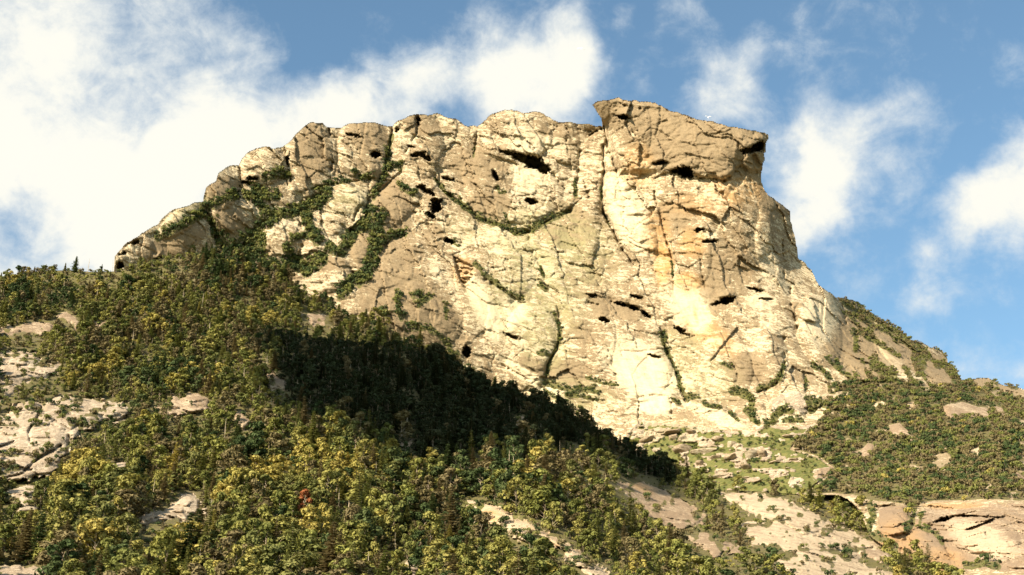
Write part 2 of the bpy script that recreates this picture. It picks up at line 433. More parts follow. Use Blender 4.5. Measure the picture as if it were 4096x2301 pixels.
def rock_material(name, cream, tan, dark, s=1.0, amount=0.5, dip=13, runs=None):
    """layered pale rock, mottled by tan lichen, stained orange and green where the attributes say so, moss and turf on ledges"""
    m, t, b = new_mat(name)
    pos = N(t, 'ShaderNodeNewGeometry').outputs['Position']
    strata = mapping(t, pos, (0, math.radians(dip), 0), (.42, .6, 1.35))
    nl = tnoise(t, pos, .035 * s, 3, .5)
    n1 = tnoise(t, strata, .2 * s, 9, .74, .6)
    n2 = tnoise(t, mapping(t, pos, (0, math.radians(dip + 4), 0), (.36, .5, 1.5), (40, 0, 0)), .5 * s, 6, .7, .4)
    n3 = tnoise(t, pos, 1.3 * s, 4, .65)
    vert = tnoise(t, mapping(t, pos, (0, math.radians(-17), 0), (1.0, .6, .09), (9, 0, 0)) if runs is None else mapping(t, pos, (0, math.radians(runs), 0), (.08, .5, 1.1), (9, 0, 0)), .26 * s, 6, .65)
    # broad blotches + banding
    v = math_node(t, 'ADD', math_node(t, 'MULTIPLY', nl, .55), math_node(t, 'MULTIPLY', n1, .75))
    v = math_node(t, 'ADD', v, math_node(t, 'MULTIPLY', n2, .5))
    v = math_node(t, 'ADD', v, math_node(t, 'MULTIPLY', vert, .25))
    v = math_node(t, 'ADD', v, math_node(t, 'MULTIPLY', attr(t, 'tan'), .42))
    n4 = tnoise(t, mapping(t, pos, (0, math.radians(dip), 0), (.6, .8, 1.2), (3, 7, 1)), .62 * s, 3, .7, .8)
    v = math_node(t, 'ADD', v, math_node(t, 'MULTIPLY', math_node(t, 'SUBTRACT', n4, .5), .75))
    v = math_node(t, 'ADD', v, math_node(t, 'MULTIPLY', math_node(t, 'SUBTRACT', n3, .5), .3))
    fac = smooth(t, v, .985 - .16 * (amount - .5), 1.035 - .16 * (amount - .5))
    lichen = mixc(t, smooth(t, n3, .35, .7), tan, tuple(c * .8 for c in tan))
    pale = mixc(t, smooth(t, n2, .35, .65), tuple(min(1, c * 1.08) for c in cream), tuple(c * .86 for c in cream))
    col = mixc(t, fac, pale, lichen)
    n4b = tnoise(t, mapping(t, pos, (0, math.radians(dip), 0), (.5, .8, 1.0), (13, 2, 8)), .3 * s, 3, .6)
    seam = math_node(t, 'ABSOLUTE', math_node(t, 'SUBTRACT', n2, .5))
    sm = math_node(t, 'MULTIPLY', math_node(t, 'SUBTRACT', 1.0, smooth(t, seam, .0, .03)), smooth(t, n4b, .46, .6))
    col = mixc(t, math_node(t, 'MULTIPLY', sm, .8), col, dark)
    col = mixc(t, math_node(t, 'MULTIPLY', attr(t, 'orange'), math_node(t, 'MULTIPLY', smooth(t, n1, .28, .55), 1.0)), col, (.42, .235, .085))
    col = mixc(t, math_node(t, 'MULTIPLY', attr(t, 'green'), math_node(t, 'MULTIPLY', smooth(t, n1, .36, .6), .75)), col, (.27, .255, .12))
    streak = math_node(t, 'MULTIPLY', attr(t, 'white'), smooth(t, vert, .3, .6))
    col = mixc(t, math_node(t, 'MULTIPLY', streak, .85), col, tuple(min(1, c * 1.22) for c in cream))
    # turf
    vg = math_node(t, 'ADD', attr(t, 'veg'), math_node(t, 'MULTIPLY', math_node(t, 'SUBTRACT', n2, .5), 1.1))
    gcol = mixc(t, smooth(t, n3, .35, .65), (.08, .075, .026), (.15, .125, .05))
    gcol = mixc(t, smooth(t, n1, .45, .62), gcol, (.12, .10, .055))
    gcol = mixc(t, attr(t, 'grass'), gcol, mixc(t, smooth(t, n2, .4, .62), (.085, .098, .028), (.16, .145, .048)))
    col = mixc(t, smooth(t, vg, .46, .58), col, gcol)
    t.links.new(col, b.inputs['Base Color'])
    h = math_node(t, 'ADD', math_node(t, 'MULTIPLY', n2, 1.2), math_node(t, 'MULTIPLY', n3, .5))
    h = math_node(t, 'ADD', h, math_node(t, 'MULTIPLY', n1, 1.6))
    bp = N(t, 'ShaderNodeBump')
    bp.inputs['Strength'].default_value = 0.4
    bp.inputs['Distance'].default_value = 1.3
    t.links.new(h, bp.inputs['Height'])
    t.links.new(bp.outputs[0], b.inputs['Normal'])
    return m

MAT = {}
MAT['cliff'] = rock_material('cliff_rock', (.49, .405, .265), (.262, .195, .113), (.12, .075, .04))
MAT['slab'] = rock_material('slab_rock', (.41, .335, .24), (.31, .24, .165), (.12, .08, .05), 1.5, .5, -38)
MAT['slabr'] = rock_material('streaked_rock', (.38, .30, .20), (.245, .178, .115), (.12, .08, .05), 1.3, .6, 30, 30)
MAT['tanslab'] = rock_material('tan_slab_rock', (.37, .285, .19), (.25, .18, .115), (.14, .09, .06), 1.6, .75)

def foliage_material(name, cols, rough=.8):
    m, t, b = new_mat(name)
    oi = N(t, 'ShaderNodeObjectInfo')
    pos = N(t, 'ShaderNodeNewGeometry').outputs['Position']
    n = tnoise(t, pos, .55, 4, .6)
    r = math_node(t, 'ADD', math_node(t, 'MULTIPLY', oi.outputs['Random'], .62), math_node(t, 'MULTIPLY', n, .38))
    cr = N(t, 'ShaderNodeValToRGB')
    el = cr.color_ramp.elements
    k = len(cols)
    el[0].position = .12; el[0].color = (*cols[0], 1)
    el[1].position = .88; el[1].color = (*cols[-1], 1)
    for i in range(1, k - 1):
        e = el.new(.12 + .76 * i / (k - 1)); e.color = (*cols[i], 1)
    t.links.new(r, cr.inputs[0])
    t.links.new(cr.outputs[0], b.inputs['Base Color'])
    b.inputs['Roughness'].default_value = rough
    tr = N(t, 'ShaderNodeBsdfTranslucent')
    t.links.new(cr.outputs[0], tr.inputs[0])
    mx = N(t, 'ShaderNodeMixShader'); mx.inputs[0].default_value = .25
    out = [x for x in t.nodes if x.type == 'OUTPUT_MATERIAL'][0]
    t.links.new(b.outputs[0], mx.inputs[1]); t.links.new(tr.outputs[0], mx.inputs[2]); t.links.new(mx.outputs[0], out.inputs[0])
    return m
def plain(name, col, col2=None, sc=2.0):
    m, t, b = new_mat(name)
    if col2:
        pos = N(t, 'ShaderNodeNewGeometry').outputs['Position']
        t.links.new(mixc(t, smooth(t, tnoise(t, pos, sc), .35, .65), col, col2), b.inputs['Base Color'])
    else: b.inputs['Base Color'].default_value = (*col, 1)
    return m
FOL = {
    'green': foliage_material('olive_needles', [(.125, .145, .036), (.19, .195, .052), (.17, .18, .058), (.24, .22, .070)]),
    'lime': foliage_material('light_olive_leaves', [(.21, .22, .054), (.28, .265, .072), (.33, .29, .086)]),
    'dark': foliage_material('shade_dark_needles', [(.034, .046, .019), (.045, .058, .023), (.060, .062, .029)]),  # shade partly put into the colour: darker foliage for the shadow band
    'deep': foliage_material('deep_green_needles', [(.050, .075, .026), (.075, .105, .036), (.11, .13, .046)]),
    'brown': foliage_material('brown_needles', [(.15, .12, .054), (.215, .172, .082), (.18, .15, .062)]),
    'yellow': foliage_material('yellow_leaves', [(.30, .26, .060), (.38, .32, .085), (.44, .36, .105)]),
    'rust': foliage_material('rust_needles', [(.27, .09, .04), (.33, .115, .045), (.26, .10, .05)]),
}
BARK = plain('grey_bark', (.22, .17, .12), (.32, .25, .17))
PALE = plain('bleached_wood', (.50, .42, .30), (.38, .30, .20))

# ------------------------------------------------------------------ the near wooded slope
fx = axis(-150, 1140, -6, 1030, 1.0, 6.0)
fy = axis(236, 790, 236, 580, 1.0, 6.0)
X, Y, INF = build_layer(F_OUT, fx, fy)
D0 = DF(X, Y)
P0 = CAM + rays(X, Y) * D0[..., None]

# bare rock showing through the wood: name -> outline, label, material, how far it stands out
OUTCROPS = [
    ('granite_slab', Z('E', [(-40, 700), (0, 690), (150, 685), (255, 700), (285, 765), (415, 775), (400, 830), (330, 870), (170, 895), (150, 950), (60, 1000), (-60, 1040)]), 'cream granite slab at the left edge above the large cracked slab', 'slab', 3),
    ('granite_slab', Z('E', [(-60, 1180), (0, 1130), (130, 1040), (230, 1015), (285, 1045), (420, 985), (560, 1005), (700, 1030), (830, 1020), (892, 1090), (880, 1130), (820, 1165), (700, 1165), (640, 1235), (545, 1240), (500, 1330)]) +
        Z('G', [(545, 290), (540, 440), (480, 480), (490, 540), (400, 590), (300, 600), (200, 640), (0, 640), (-80, 650)]), 'large cream cracked granite slab on the left with a dark overhang crack', 'slab', 5),
    ('granite_slab', Z('G', [(-60, 770), (0, 755), (80, 700), (200, 675), (295, 670), (300, 780), (292, 885), (140, 905), (130, 850), (60, 800), (-60, 800)]), 'bright cream slab at the left edge below the cracked slab', 'slab', 3),
    ('rock_ledge', Z('E', [(930, 1085), (1000, 1060), (1060, 1085), (1130, 1140), (1250, 1130), (1425, 1100), (1435, 1020), (1350, 968), (1270, 975), (1230, 1010), (1180, 985), (1150, 1030), (1100, 1060), (1040, 1060), (930, 1075)][:-1]), 'tan rock ledge right of the cracked slab under dark trees', 'tanslab', 4),
    ('rock_ledge', Z('E', [(380, 440), (440, 420), (490, 440), (560, 490), (515, 565), (480, 505), (385, 480)]), 'tan rounded rock high in the left forest', 'tanslab', 3),
    ('rock_ledge', Z('E', [(640, 480), (725, 490), (715, 530), (655, 555)]), 'small tan rock beside the rounded rock in the left forest', 'tanslab', 2),
    ('rock_ledge', Z('E', [(-20, 515), (100, 520), (230, 485), (360, 505), (360, 560), (280, 590), (140, 560), (60, 580), (-20, 590)]), 'long tan ledge among trees at the left edge above the slabs', 'tanslab', 2),
    ('white_rock', Z('G', [(1118, 945), (1150, 885), (1230, 865), (1240, 895), (1330, 850), (1400, 815), (1410, 790), (1445, 765), (1500, 760), (1560, 800), (1558, 870), (1535, 910), (1480, 930), (1475, 965), (1400, 930), (1300, 950), (1230, 935), (1180, 987), (1130, 980)]), 'bright white knuckle shaped rock in the lower left forest', 'slab', 4),
    ('white_rock', Z('G', [(1600, 860), (1635, 850), (1650, 900), (1625, 930), (1605, 900)]), 'small white rock just right of the knuckle shaped rock', 'slab', 2),
    ('rock_ledge', Z('E', [(2010, 440), (2080, 428), (2200, 440), (2305, 530), (2270, 545), (2150, 500), (2120, 520), (2100, 470)]), 'slanting tan rock in the forest below the cliff foot', 'tanslab', 3),
    ('rock_ledge', Z('E', [(1808, 840), (1850, 825), (1900, 870), (1960, 890), (1950, 970), (1900, 940), (1850, 960), (1815, 940)]), 'pinkish tan rock in the upper edge of the shaded trees', 'tanslab', 3),
    ('rock_ledge', Z('E', [(1590, 1110), (1640, 1090), (1700, 1120), (1712, 1165), (1660, 1235), (1600, 1190)]), 'tan pointed rock beside the shaded trees', 'tanslab', 3),
    ('rock_ledge', Z('C', [(470, 1120), (520, 1130), (560, 1150), (590, 1105), (630, 1110), (620, 1170), (560, 1190), (490, 1170)]), 'pinkish rock in the middle of the shaded trees', 'tanslab', 3),
    ('rock_ledge', Z('C', [(1262, 985), (1300, 960), (1350, 962), (1380, 985), (1370, 1030), (1330, 1040), (1270, 1020)]), 'pale rock within the dark trees near the shadow edge', 'tanslab', 3),
    ('white_rock', Z('H', [(830, 1300), (870, 1265), (905, 1290), (935, 1340), (935, 1400), (850, 1400)]), 'white rock at the bottom edge left of the ochre slab', 'slab', 3),
    ('ochre_slab', Z('H', [(1215, 745), (1240, 770), (1430, 805), (1600, 850), (1750, 950), (1900, 1000), (2000, 1075), (2200, 1185), (2430, 1370), (2560, 1480), (2400, 1480), (2180, 1320), (2080, 1200), (1950, 1110), (1850, 1135), (1790, 1140), (1700, 1090), (1640, 1050), (1550, 1010), (1420, 965), (1380, 880), (1300, 830)]), 'long ochre and white slab strip slanting through trees at bottom centre', 'slabr', 3),
    ('white_rock', Z('G', [(-60, 1325), (0, 1320), (160, 1310), (180, 1340), (240, 1325), (340, 1330), (330, 1420), (-60, 1420)]), 'pale rock in the bottom left corner', 'slab', 3),
    ('tan_slab', Z('I', [(88, 372), (150, 345), (240, 345), (330, 372), (420, 410), (500, 450), (560, 500), (640, 560), (600, 600), (520, 640), (440, 620), (360, 590), (300, 540), (240, 470), (160, 430)]), 'tan slab sloping right below the end of the dark ridge', 'tanslab', 3),
    ('tan_slab', Z('I', [(530, 665), (600, 650), (720, 652), (770, 700), (880, 760), (940, 820), (860, 800), (760, 770), (700, 830), (640, 760), (560, 720)]), 'small tan slab with white patches below the sloping slab', 'tanslab', 3),
    ('streaked_slab', Z('I', [(700, 405), (800, 408), (900, 408), (1000, 425), (1100, 450), (1200, 490), (1300, 530), (1400, 580), (1500, 630), (1600, 680), (1700, 725), (1760, 745), (1650, 750), (1560, 745), (1600, 850), (1740, 880), (1860, 925),
                                (1250, 960), (1150, 900), (1060, 830), (1200, 800), (1100, 750), (1000, 735), (930, 730), (880, 690), (840, 600), (900, 585), (1000, 590), (930, 545), (880, 520), (780, 465)]), 'big pale streaked slab sloping down to the bottom right', 'slabr', 4),
    ('rock_step', Z('I', [(1600, 752), (1690, 748), (1770, 765), (1765, 830), (1700, 838), (1620, 800)]), 'square tan rock step at the lower end of the streaked slab', 'tanslab', 4),
    ('white_rock', Z('G', [(840, 520), (900, 500), (990, 490), (1000, 530), (900, 560), (880, 600), (840, 570)]), 'pinkish white rock strip in forest right of the cracked slab', 'slab', 2),
    ('white_rock', Z('J', [(1290, 470), (1340, 420), (1410, 440), (1390, 480), (1310, 520)]), 'small white rock in the middle of the left forest', 'slab', 2),
    ('white_rock', Z('J', [(1110, 1095), (1190, 1075), (1210, 1130), (1150, 1140)]), 'small white block between cracked slab and tan ledge', 'slab', 2),
]
lab = np.zeros(X.shape, int)
rockw = np.zeros(X.shape)
prot = np.zeros(X.shape)
edge = fbm(np.stack([X / 5, Y / 4, X * 0], -1), 3, 77)
for k, (nm, poly, lb, mt, pr) in enumerate(OUTCROPS):
    if nm == 'white_rock':
        mxp = np.mean(np.array(poly), 0); poly = [(mxp[0] + (q[0] - mxp[0]) * 1.12, mxp[1] + (q[1] - mxp[1]) * 1.2) for q in poly]
    ea = min(7, .07 * (max(q[0] for q in poly) - min(q[0] for q in poly)))
    ins = inpoly(X + edge * ea, Y + edge[::-1, ::-1] * ea * .7, poly)
    d, _ = dist_line(X, Y, poly, True, 14)
    new = ins & (lab == 0)
    lab[new] = k + 1
    sc_ = D0 / FPX
    prot = np.where(new, np.maximum(prot, pr * sstep(d, 0, 3.0) + 1.0 * pr * sstep(d, 0, 14)), prot)
    rockw = np.where(new, np.maximum(rockw, sstep(d, -1, 2)), rockw)
dark_cracks_F = [(Z('G', [(195, 560), (250, 510), (330, 450), (420, 400), (480, 362)]), 1.5, 6), (Z('G', [(0, 372), (60, 350), (110, 330)]), 1.1, 4),
                 (Z('I', [(1040, 590), (1120, 600), (1210, 650), (1230, 670)]), 1.2, 4), (Z('I', [(1240, 670), (1330, 650), (1420, 690)]), 1.0, 3),
                 (Z('I', [(1050, 560), (960, 540), (900, 510)]), 1.4, 3), (Z('I', [(1400, 770), (1480, 760), (1560, 775)]), 1.2, 3),
                 (Z('G', [(300, 590), (240, 560), (120, 600), (0, 625)]), 0.9, 3), (Z('G', [(240, 330), (225, 250), (300, 130), (330, 60)]), 1.2, 3), (Z('G', [(620, 200), (560, 240), (430, 160), (380, 200)]), .8, 2)]
u = P0[..., 0]; v = P0[..., 1] * .5 + P0[..., 2]
big = fbm(P0 / 60.0, 4, 21)
mid = fbm(P0 / 14.0, 4, 22)
fin = fbm(P0 / 3.5, 3, 23)
dD = -prot
dD += np.where(lab > 0, 0.0, big * 7 * (1 - np.exp(-np.clip(Y - 300, 0, 200) / 40))) + mid * np.where(lab > 0, 1.4, 2.2) + fin * np.where(lab > 0, .55, .8)
f1, gap, cid, ou, ov = worley(u / 11 + mid * .35, v / 6 + mid * .3 + u * .02, 3)
dD += np.where(lab > 0, (cid - .5) * 2.6 + ou * (cid - .4) * 5 + ov * (.5 - cid) * 4 + np.exp(-(gap / .06) ** 2) * .8, 0)
crk = np.zeros(X.shape)
for pts, wd, dp in dark_cracks_F:
    d, al = dist_line(X, Y, pts, False, 12)
    g = np.exp(-(d / wd) ** 4)
    dD += np.where(lab > 0, g * dp, 0)
DFF = D0 + dD
PF = CAM + rays(X, Y) * DFF[..., None]
F_GRID = (fx, fy, DFF, lab, INF)
veg = np.clip(1 - rockw * 1.4, 0, 1)
pat = fbm(np.stack([X / 8, Y / 5, X * 0], -1), 3, 78) - .5 * np.isin(lab, [i + 1 for i, q in enumerate(OUTCROPS) if q[0] == 'white_rock'])
veg = np.where(lab == 0, 1.0, np.maximum(veg, sstep(pat, .2, .36) * .9))
tanF = np.zeros(X.shape); orF = np.zeros(X.shape)
def blob(Xa, Ya, k, cx, cy, rx, ry, ang=0, soft=.55):
    (cx, cy), = Z(k, [(cx, cy)])
    s = PL[k][2]; rx *= s; ry *= s
    a = math.radians(ang); dx = Xa - cx; dy = Ya - cy
    r = np.hypot((dx * math.cos(a) + dy * math.sin(a)) / rx, (-dx * math.sin(a) + dy * math.cos(a)) / ry)
    return 1 - sstep(r, 1 - soft, 1 + soft * .4)
orF = np.maximum(orF, blob(X, Y, 'H', 1480, 930, 150, 90) * .9)
orF = np.maximum(orF, blob(X, Y, 'H', 1900, 1050, 500, 60, 30) * .35)
orF = np.maximum(orF, blob(X, Y, 'I', 260, 370, 100, 40, 20) * .4)
grF = np.zeros(X.shape)
grF = np.maximum(grF, blob(X, Y, 'H', 1500, 880, 300, 60, 15) * .8)
zero = np.zeros(X.size)
whF = np.where(np.isin(lab, [i + 1 for i, q in enumerate(OUTCROPS) if q[3] == 'slabr']), .8, 0.0)
aF = {'veg': veg.ravel(), 'tan': tanF.ravel(), 'orange': orF.ravel(), 'green': zero, 'white': whF.ravel(), 'grass': grF.ravel()}
cells, Q, qi, qj = quads(INF)
ql = lab[qi, qj]
Pf = PF.reshape(-1, 3)
def tag(o, label=None, cat=None, group=None, kind=None):
    if label: o['label'] = label
    if cat: o['category'] = cat
    if group: o['group'] = group
    if kind: o['kind'] = kind
    return o

MAT['soil'] = rock_material('forest_floor', (.42, .33, .22), (.26, .20, .12), (.10, .07, .04), 1.6, .6)
for k, (nm, poly, lb, mt, pr) in enumerate(OUTCROPS):
    s = ql == k + 1
    if not s.any(): continue
    p, q, a = submesh(Pf, Q, s, aF)
    o = make_mesh(nm, p, q, MAT[mt], a, True, loc=p.mean(0))
    tag(o, lb, 'rock outcrop', 'bare rock outcrops in the wooded slope')
Xr, Yr = X.ravel(), Y.ravel()
s0 = ql == 0
gp, gq, ga = submesh(Pf, Q, s0, {**aF, '_x': Xr, '_y': Yr})
# back of the crest, along the sky and crest line only
gx_, gy_ = ga.pop('_x'), ga.pop('_y')
def on_top(x, y):
    d, _ = dist_line(x, y, F_TOP, False, 4)
    return d < 1.6
gp, gq, ga = skirt(gp, gq, gx_, gy_, ga, on_top)
slope = make_mesh('wooded_slope_terrain', gp, gq, MAT['soil'], ga)
tag(slope, 'steep mountainside under the forest', None, None, 'structure')

# ------------------------------------------------------------------ the mountain behind
mx_ = axis(90, 1140, 92, 1030, 0.85, 6.0)
my_ = axis(90, 780, 92, 580, 0.85, 6.0)
X, Y, INM = build_layer(M_OUT, mx_, my_)
D0 = DM(X, Y)
# keep it behind the near slope where that hides it
insF = inpoly(X, Y, F_OUT)
dF, _ = dist_line(X, Y, F_OUT, True, 60)
D0 = np.where(insF, np.maximum(D0, DF(X, Y) + 5 + .9 * dF), D0)
P0 = CAM + rays(X, Y) * D0[..., None]

HILL = Z('D', [(1190, 745), (1400, 715), (1520, 700), (1700, 722), (1950, 745), (2120, 735), (2200, 752), (2400, 790), (2547, 835), (3300, 1000), (3300, 1400), (2560, 1400)]) + \
       Z('I', [(2600, 470), (2520, 470), (2380, 462), (2200, 470), (2050, 470), (1960, 480), (1900, 560), (1860, 600), (1850, 490), (1720, 475), (1640, 470), (1560, 440), (1440, 425), (1300, 430), (1250, 400)]) + \
       Z('D', [(1250, 1330), (1150, 1250), (950, 1190), (1000, 1110), (1100, 1040), (1190, 960), (1210, 870)])
BOWL = Z('D', [(-60, 975), (0, 1000), (160, 1010), (330, 1030), (560, 1060), (700, 1065), (790, 1010), (900, 1030), (1020, 1030), (1130, 1010), (1250, 1080), (1300, 1500), (700, 1600), (200, 1500), (-100, 1400), (-330, 1400), (-214, 1175), (-140, 1060)])
wall = inpoly(X, Y, HILL)
dh, _ = dist_line(X, Y, HILL, True, 16)
hill_w = np.where(wall, sstep(dh, 0, 4), 0.0)
bw = inpoly(X, Y, BOWL) & ~wall
db, _ = dist_line(X, Y, BOWL, True, 16)
bowl_w = np.where(bw, sstep(db, 0, 6), 0.0)
BRB = Z('I', [(1690, 500), (1720, 490), (1860, 490), (1900, 520), (1905, 570), (1960, 560), (1970, 500), (2030, 478), (2200, 480), (2380, 470), (2450, 480), (2500, 470), (2900, 500), (2900, 920), (2300, 870), (2180, 900), (2060, 910), (1900, 820), (1800, 780), (1700, 700)])
br = inpoly(X, Y, BRB)
dbr, _ = dist_line(X, Y, BRB, True, 16)
softw = np.clip(hill_w + bowl_w, 0, 1)
rock = 1 - softw

# swelling buttresses: plate, cx, cy, rx, ry, angle, metres proud
BULGE = [('A', 1430, 470, 175, 260, 5, 14), ('A', 1800, 420, 170, 210, -8, 12), ('A', 1100, 530, 170, 130, -10, 12), ('A', 830, 680, 120, 150, 20, 11), ('A', 2170, 380, 160, 230, -15, 12),
         ('A', 560, 900, 190, 70, -38, 8), ('A', 620, 1030, 160, 120, -25, 10), ('A', 250, 1120, 120, 90, -40, 9), ('A', 900, 860, 150, 110, -15, 10), ('A', 1230, 1030, 120, 130, 15, 10),
         ('A', 1440, 1100, 100, 90, 10, 8), ('A', 1560, 1270, 140, 120, -20, 11), ('A', 1775, 1080, 60, 110, 8, 8), ('A', 1650, 830, 150, 160, 20, 9), ('A', 1280, 710, 60, 90, 5, 6), ('A', 2000, 800, 190, 120, -40, 9),
         ('B', 420, 320, 260, 170, 5, 13), ('B', 430, 640, 330, 260, 20, 10), ('B', 770, 400, 110, 200, 0, 5), ('B', 1700, 400, 480, 190, 14, 13), ('B', 1220, 400, 130, 300, 12, 8), ('B', 2000, 350, 180, 120, 20, 5),
         ('B', 1230, 880, 130, 330, -22, 10), ('B', 1620, 1100, 150, 260, -8, 6), ('B', 1960, 900, 250, 330, 0, 8), ('B', 2200, 1100, 110, 240, -8, 6), ('B', 950, 820, 80, 280, 0, 5),
         ('B', 330, 1200, 250, 260, -20, 6), ('B', 820, 1200, 220, 300, 10, 5), ('C', 620, 300, 300, 170, 15, 8), ('C', 1420, 420, 170, 220, -10, 7), ('C', 1780, 420, 190, 260, 0, 6),
         ('C', 2080, 560, 260, 300, -35, 9), ('C', 2260, 870, 130, 90, 0, 6), ('C', 1380, 650, 150, 110, 30, 6), ('D', 500, 560, 160, 260, -28, 8), ('D', 820, 560, 110, 200, -5, 7),
         ('D', 1150, 380, 140, 240, -15, 9), ('D', 1000, 870, 95, 85, 0, 10), ('D', 870, 880, 50, 70, 25, 6), ('D', 1640, 560, 60, 170, -35, 6), ('D', 1440, 620, 120, 50, 30, 5), ('D', 1250, 620, 160, 60, 30, 5),
         ('D', 450, 950, 260, 60, 22, 5), ('D', 740, 960, 50, 110, 0, 5), ('D', 1950, 560, 90, 50, 20, 6), ('D', 990, 940, 70, 40, 30, 4),
         ('D', 1700, 1080, 90, 60, 20, 5), ('D', 1440, 1210, 90, 60, -30, 5), ('D', 2150, 930, 170, 70, 10, 6), ('D', 2380, 920, 70, 50, 30, 4),
         ('I', 1790, 600, 100, 110, 0, 9), ('I', 2250, 620, 300, 130, 20, 10), ('I', 2000, 780, 160, 90, 50, 6)]
dD = np.zeros(X.shape)
for k, cx, cy, rx, ry, an, am in BULGE:
    (qx, qy), = Z(k, [(cx, cy)]); s = PL[k][2]
    a = math.radians(-an)
    dx = X - qx; dy = Y - qy
    r2 = ((dx * math.cos(a) - dy * math.sin(a)) / (rx * s)) ** 2 + ((dx * math.sin(a) + dy * math.cos(a)) / (ry * s)) ** 2
    dD -= am * (.28 if (k, cx) in (('B', 1700), ('B', 2000)) else (.4 if k == 'A' else .55)) * np.clip(1.15 - r2, 0, 1.15) ** .6 * (r2 < 1.15)
# step between the summit block and the wall left of it
sb = Z('B', [(1050, 262), (1062, 330), (1085, 430), (1110, 500), (1150, 600), (1390, 590), (1530, 600), (1650, 625), (1850, 650), (1900, 640), (1985, 560), (2060, 600), (2120, 620)]) 
SBLOCK = Z('B', [(940, 40), (2250, 250), (2250, 600), (2115, 620)]) + sb[::-1][2:]
SBLOCK = Z('B', [(900, 20), (2260, 200), (2260, 560), (2060, 600), (1985, 560), (1900, 640), (1850, 650), (1650, 625), (1530, 600), (1390, 590), (1150, 600), (1110, 500), (1085, 430), (1062, 330), (1048, 262), (900, 250)])
sbm = inpoly(X, Y, SBLOCK)
dsb, _ = dist_line(X, Y, SBLOCK, True, 30)
dD -= np.where(sbm, 5.5 * sstep(dsb, 0, 7), 0)
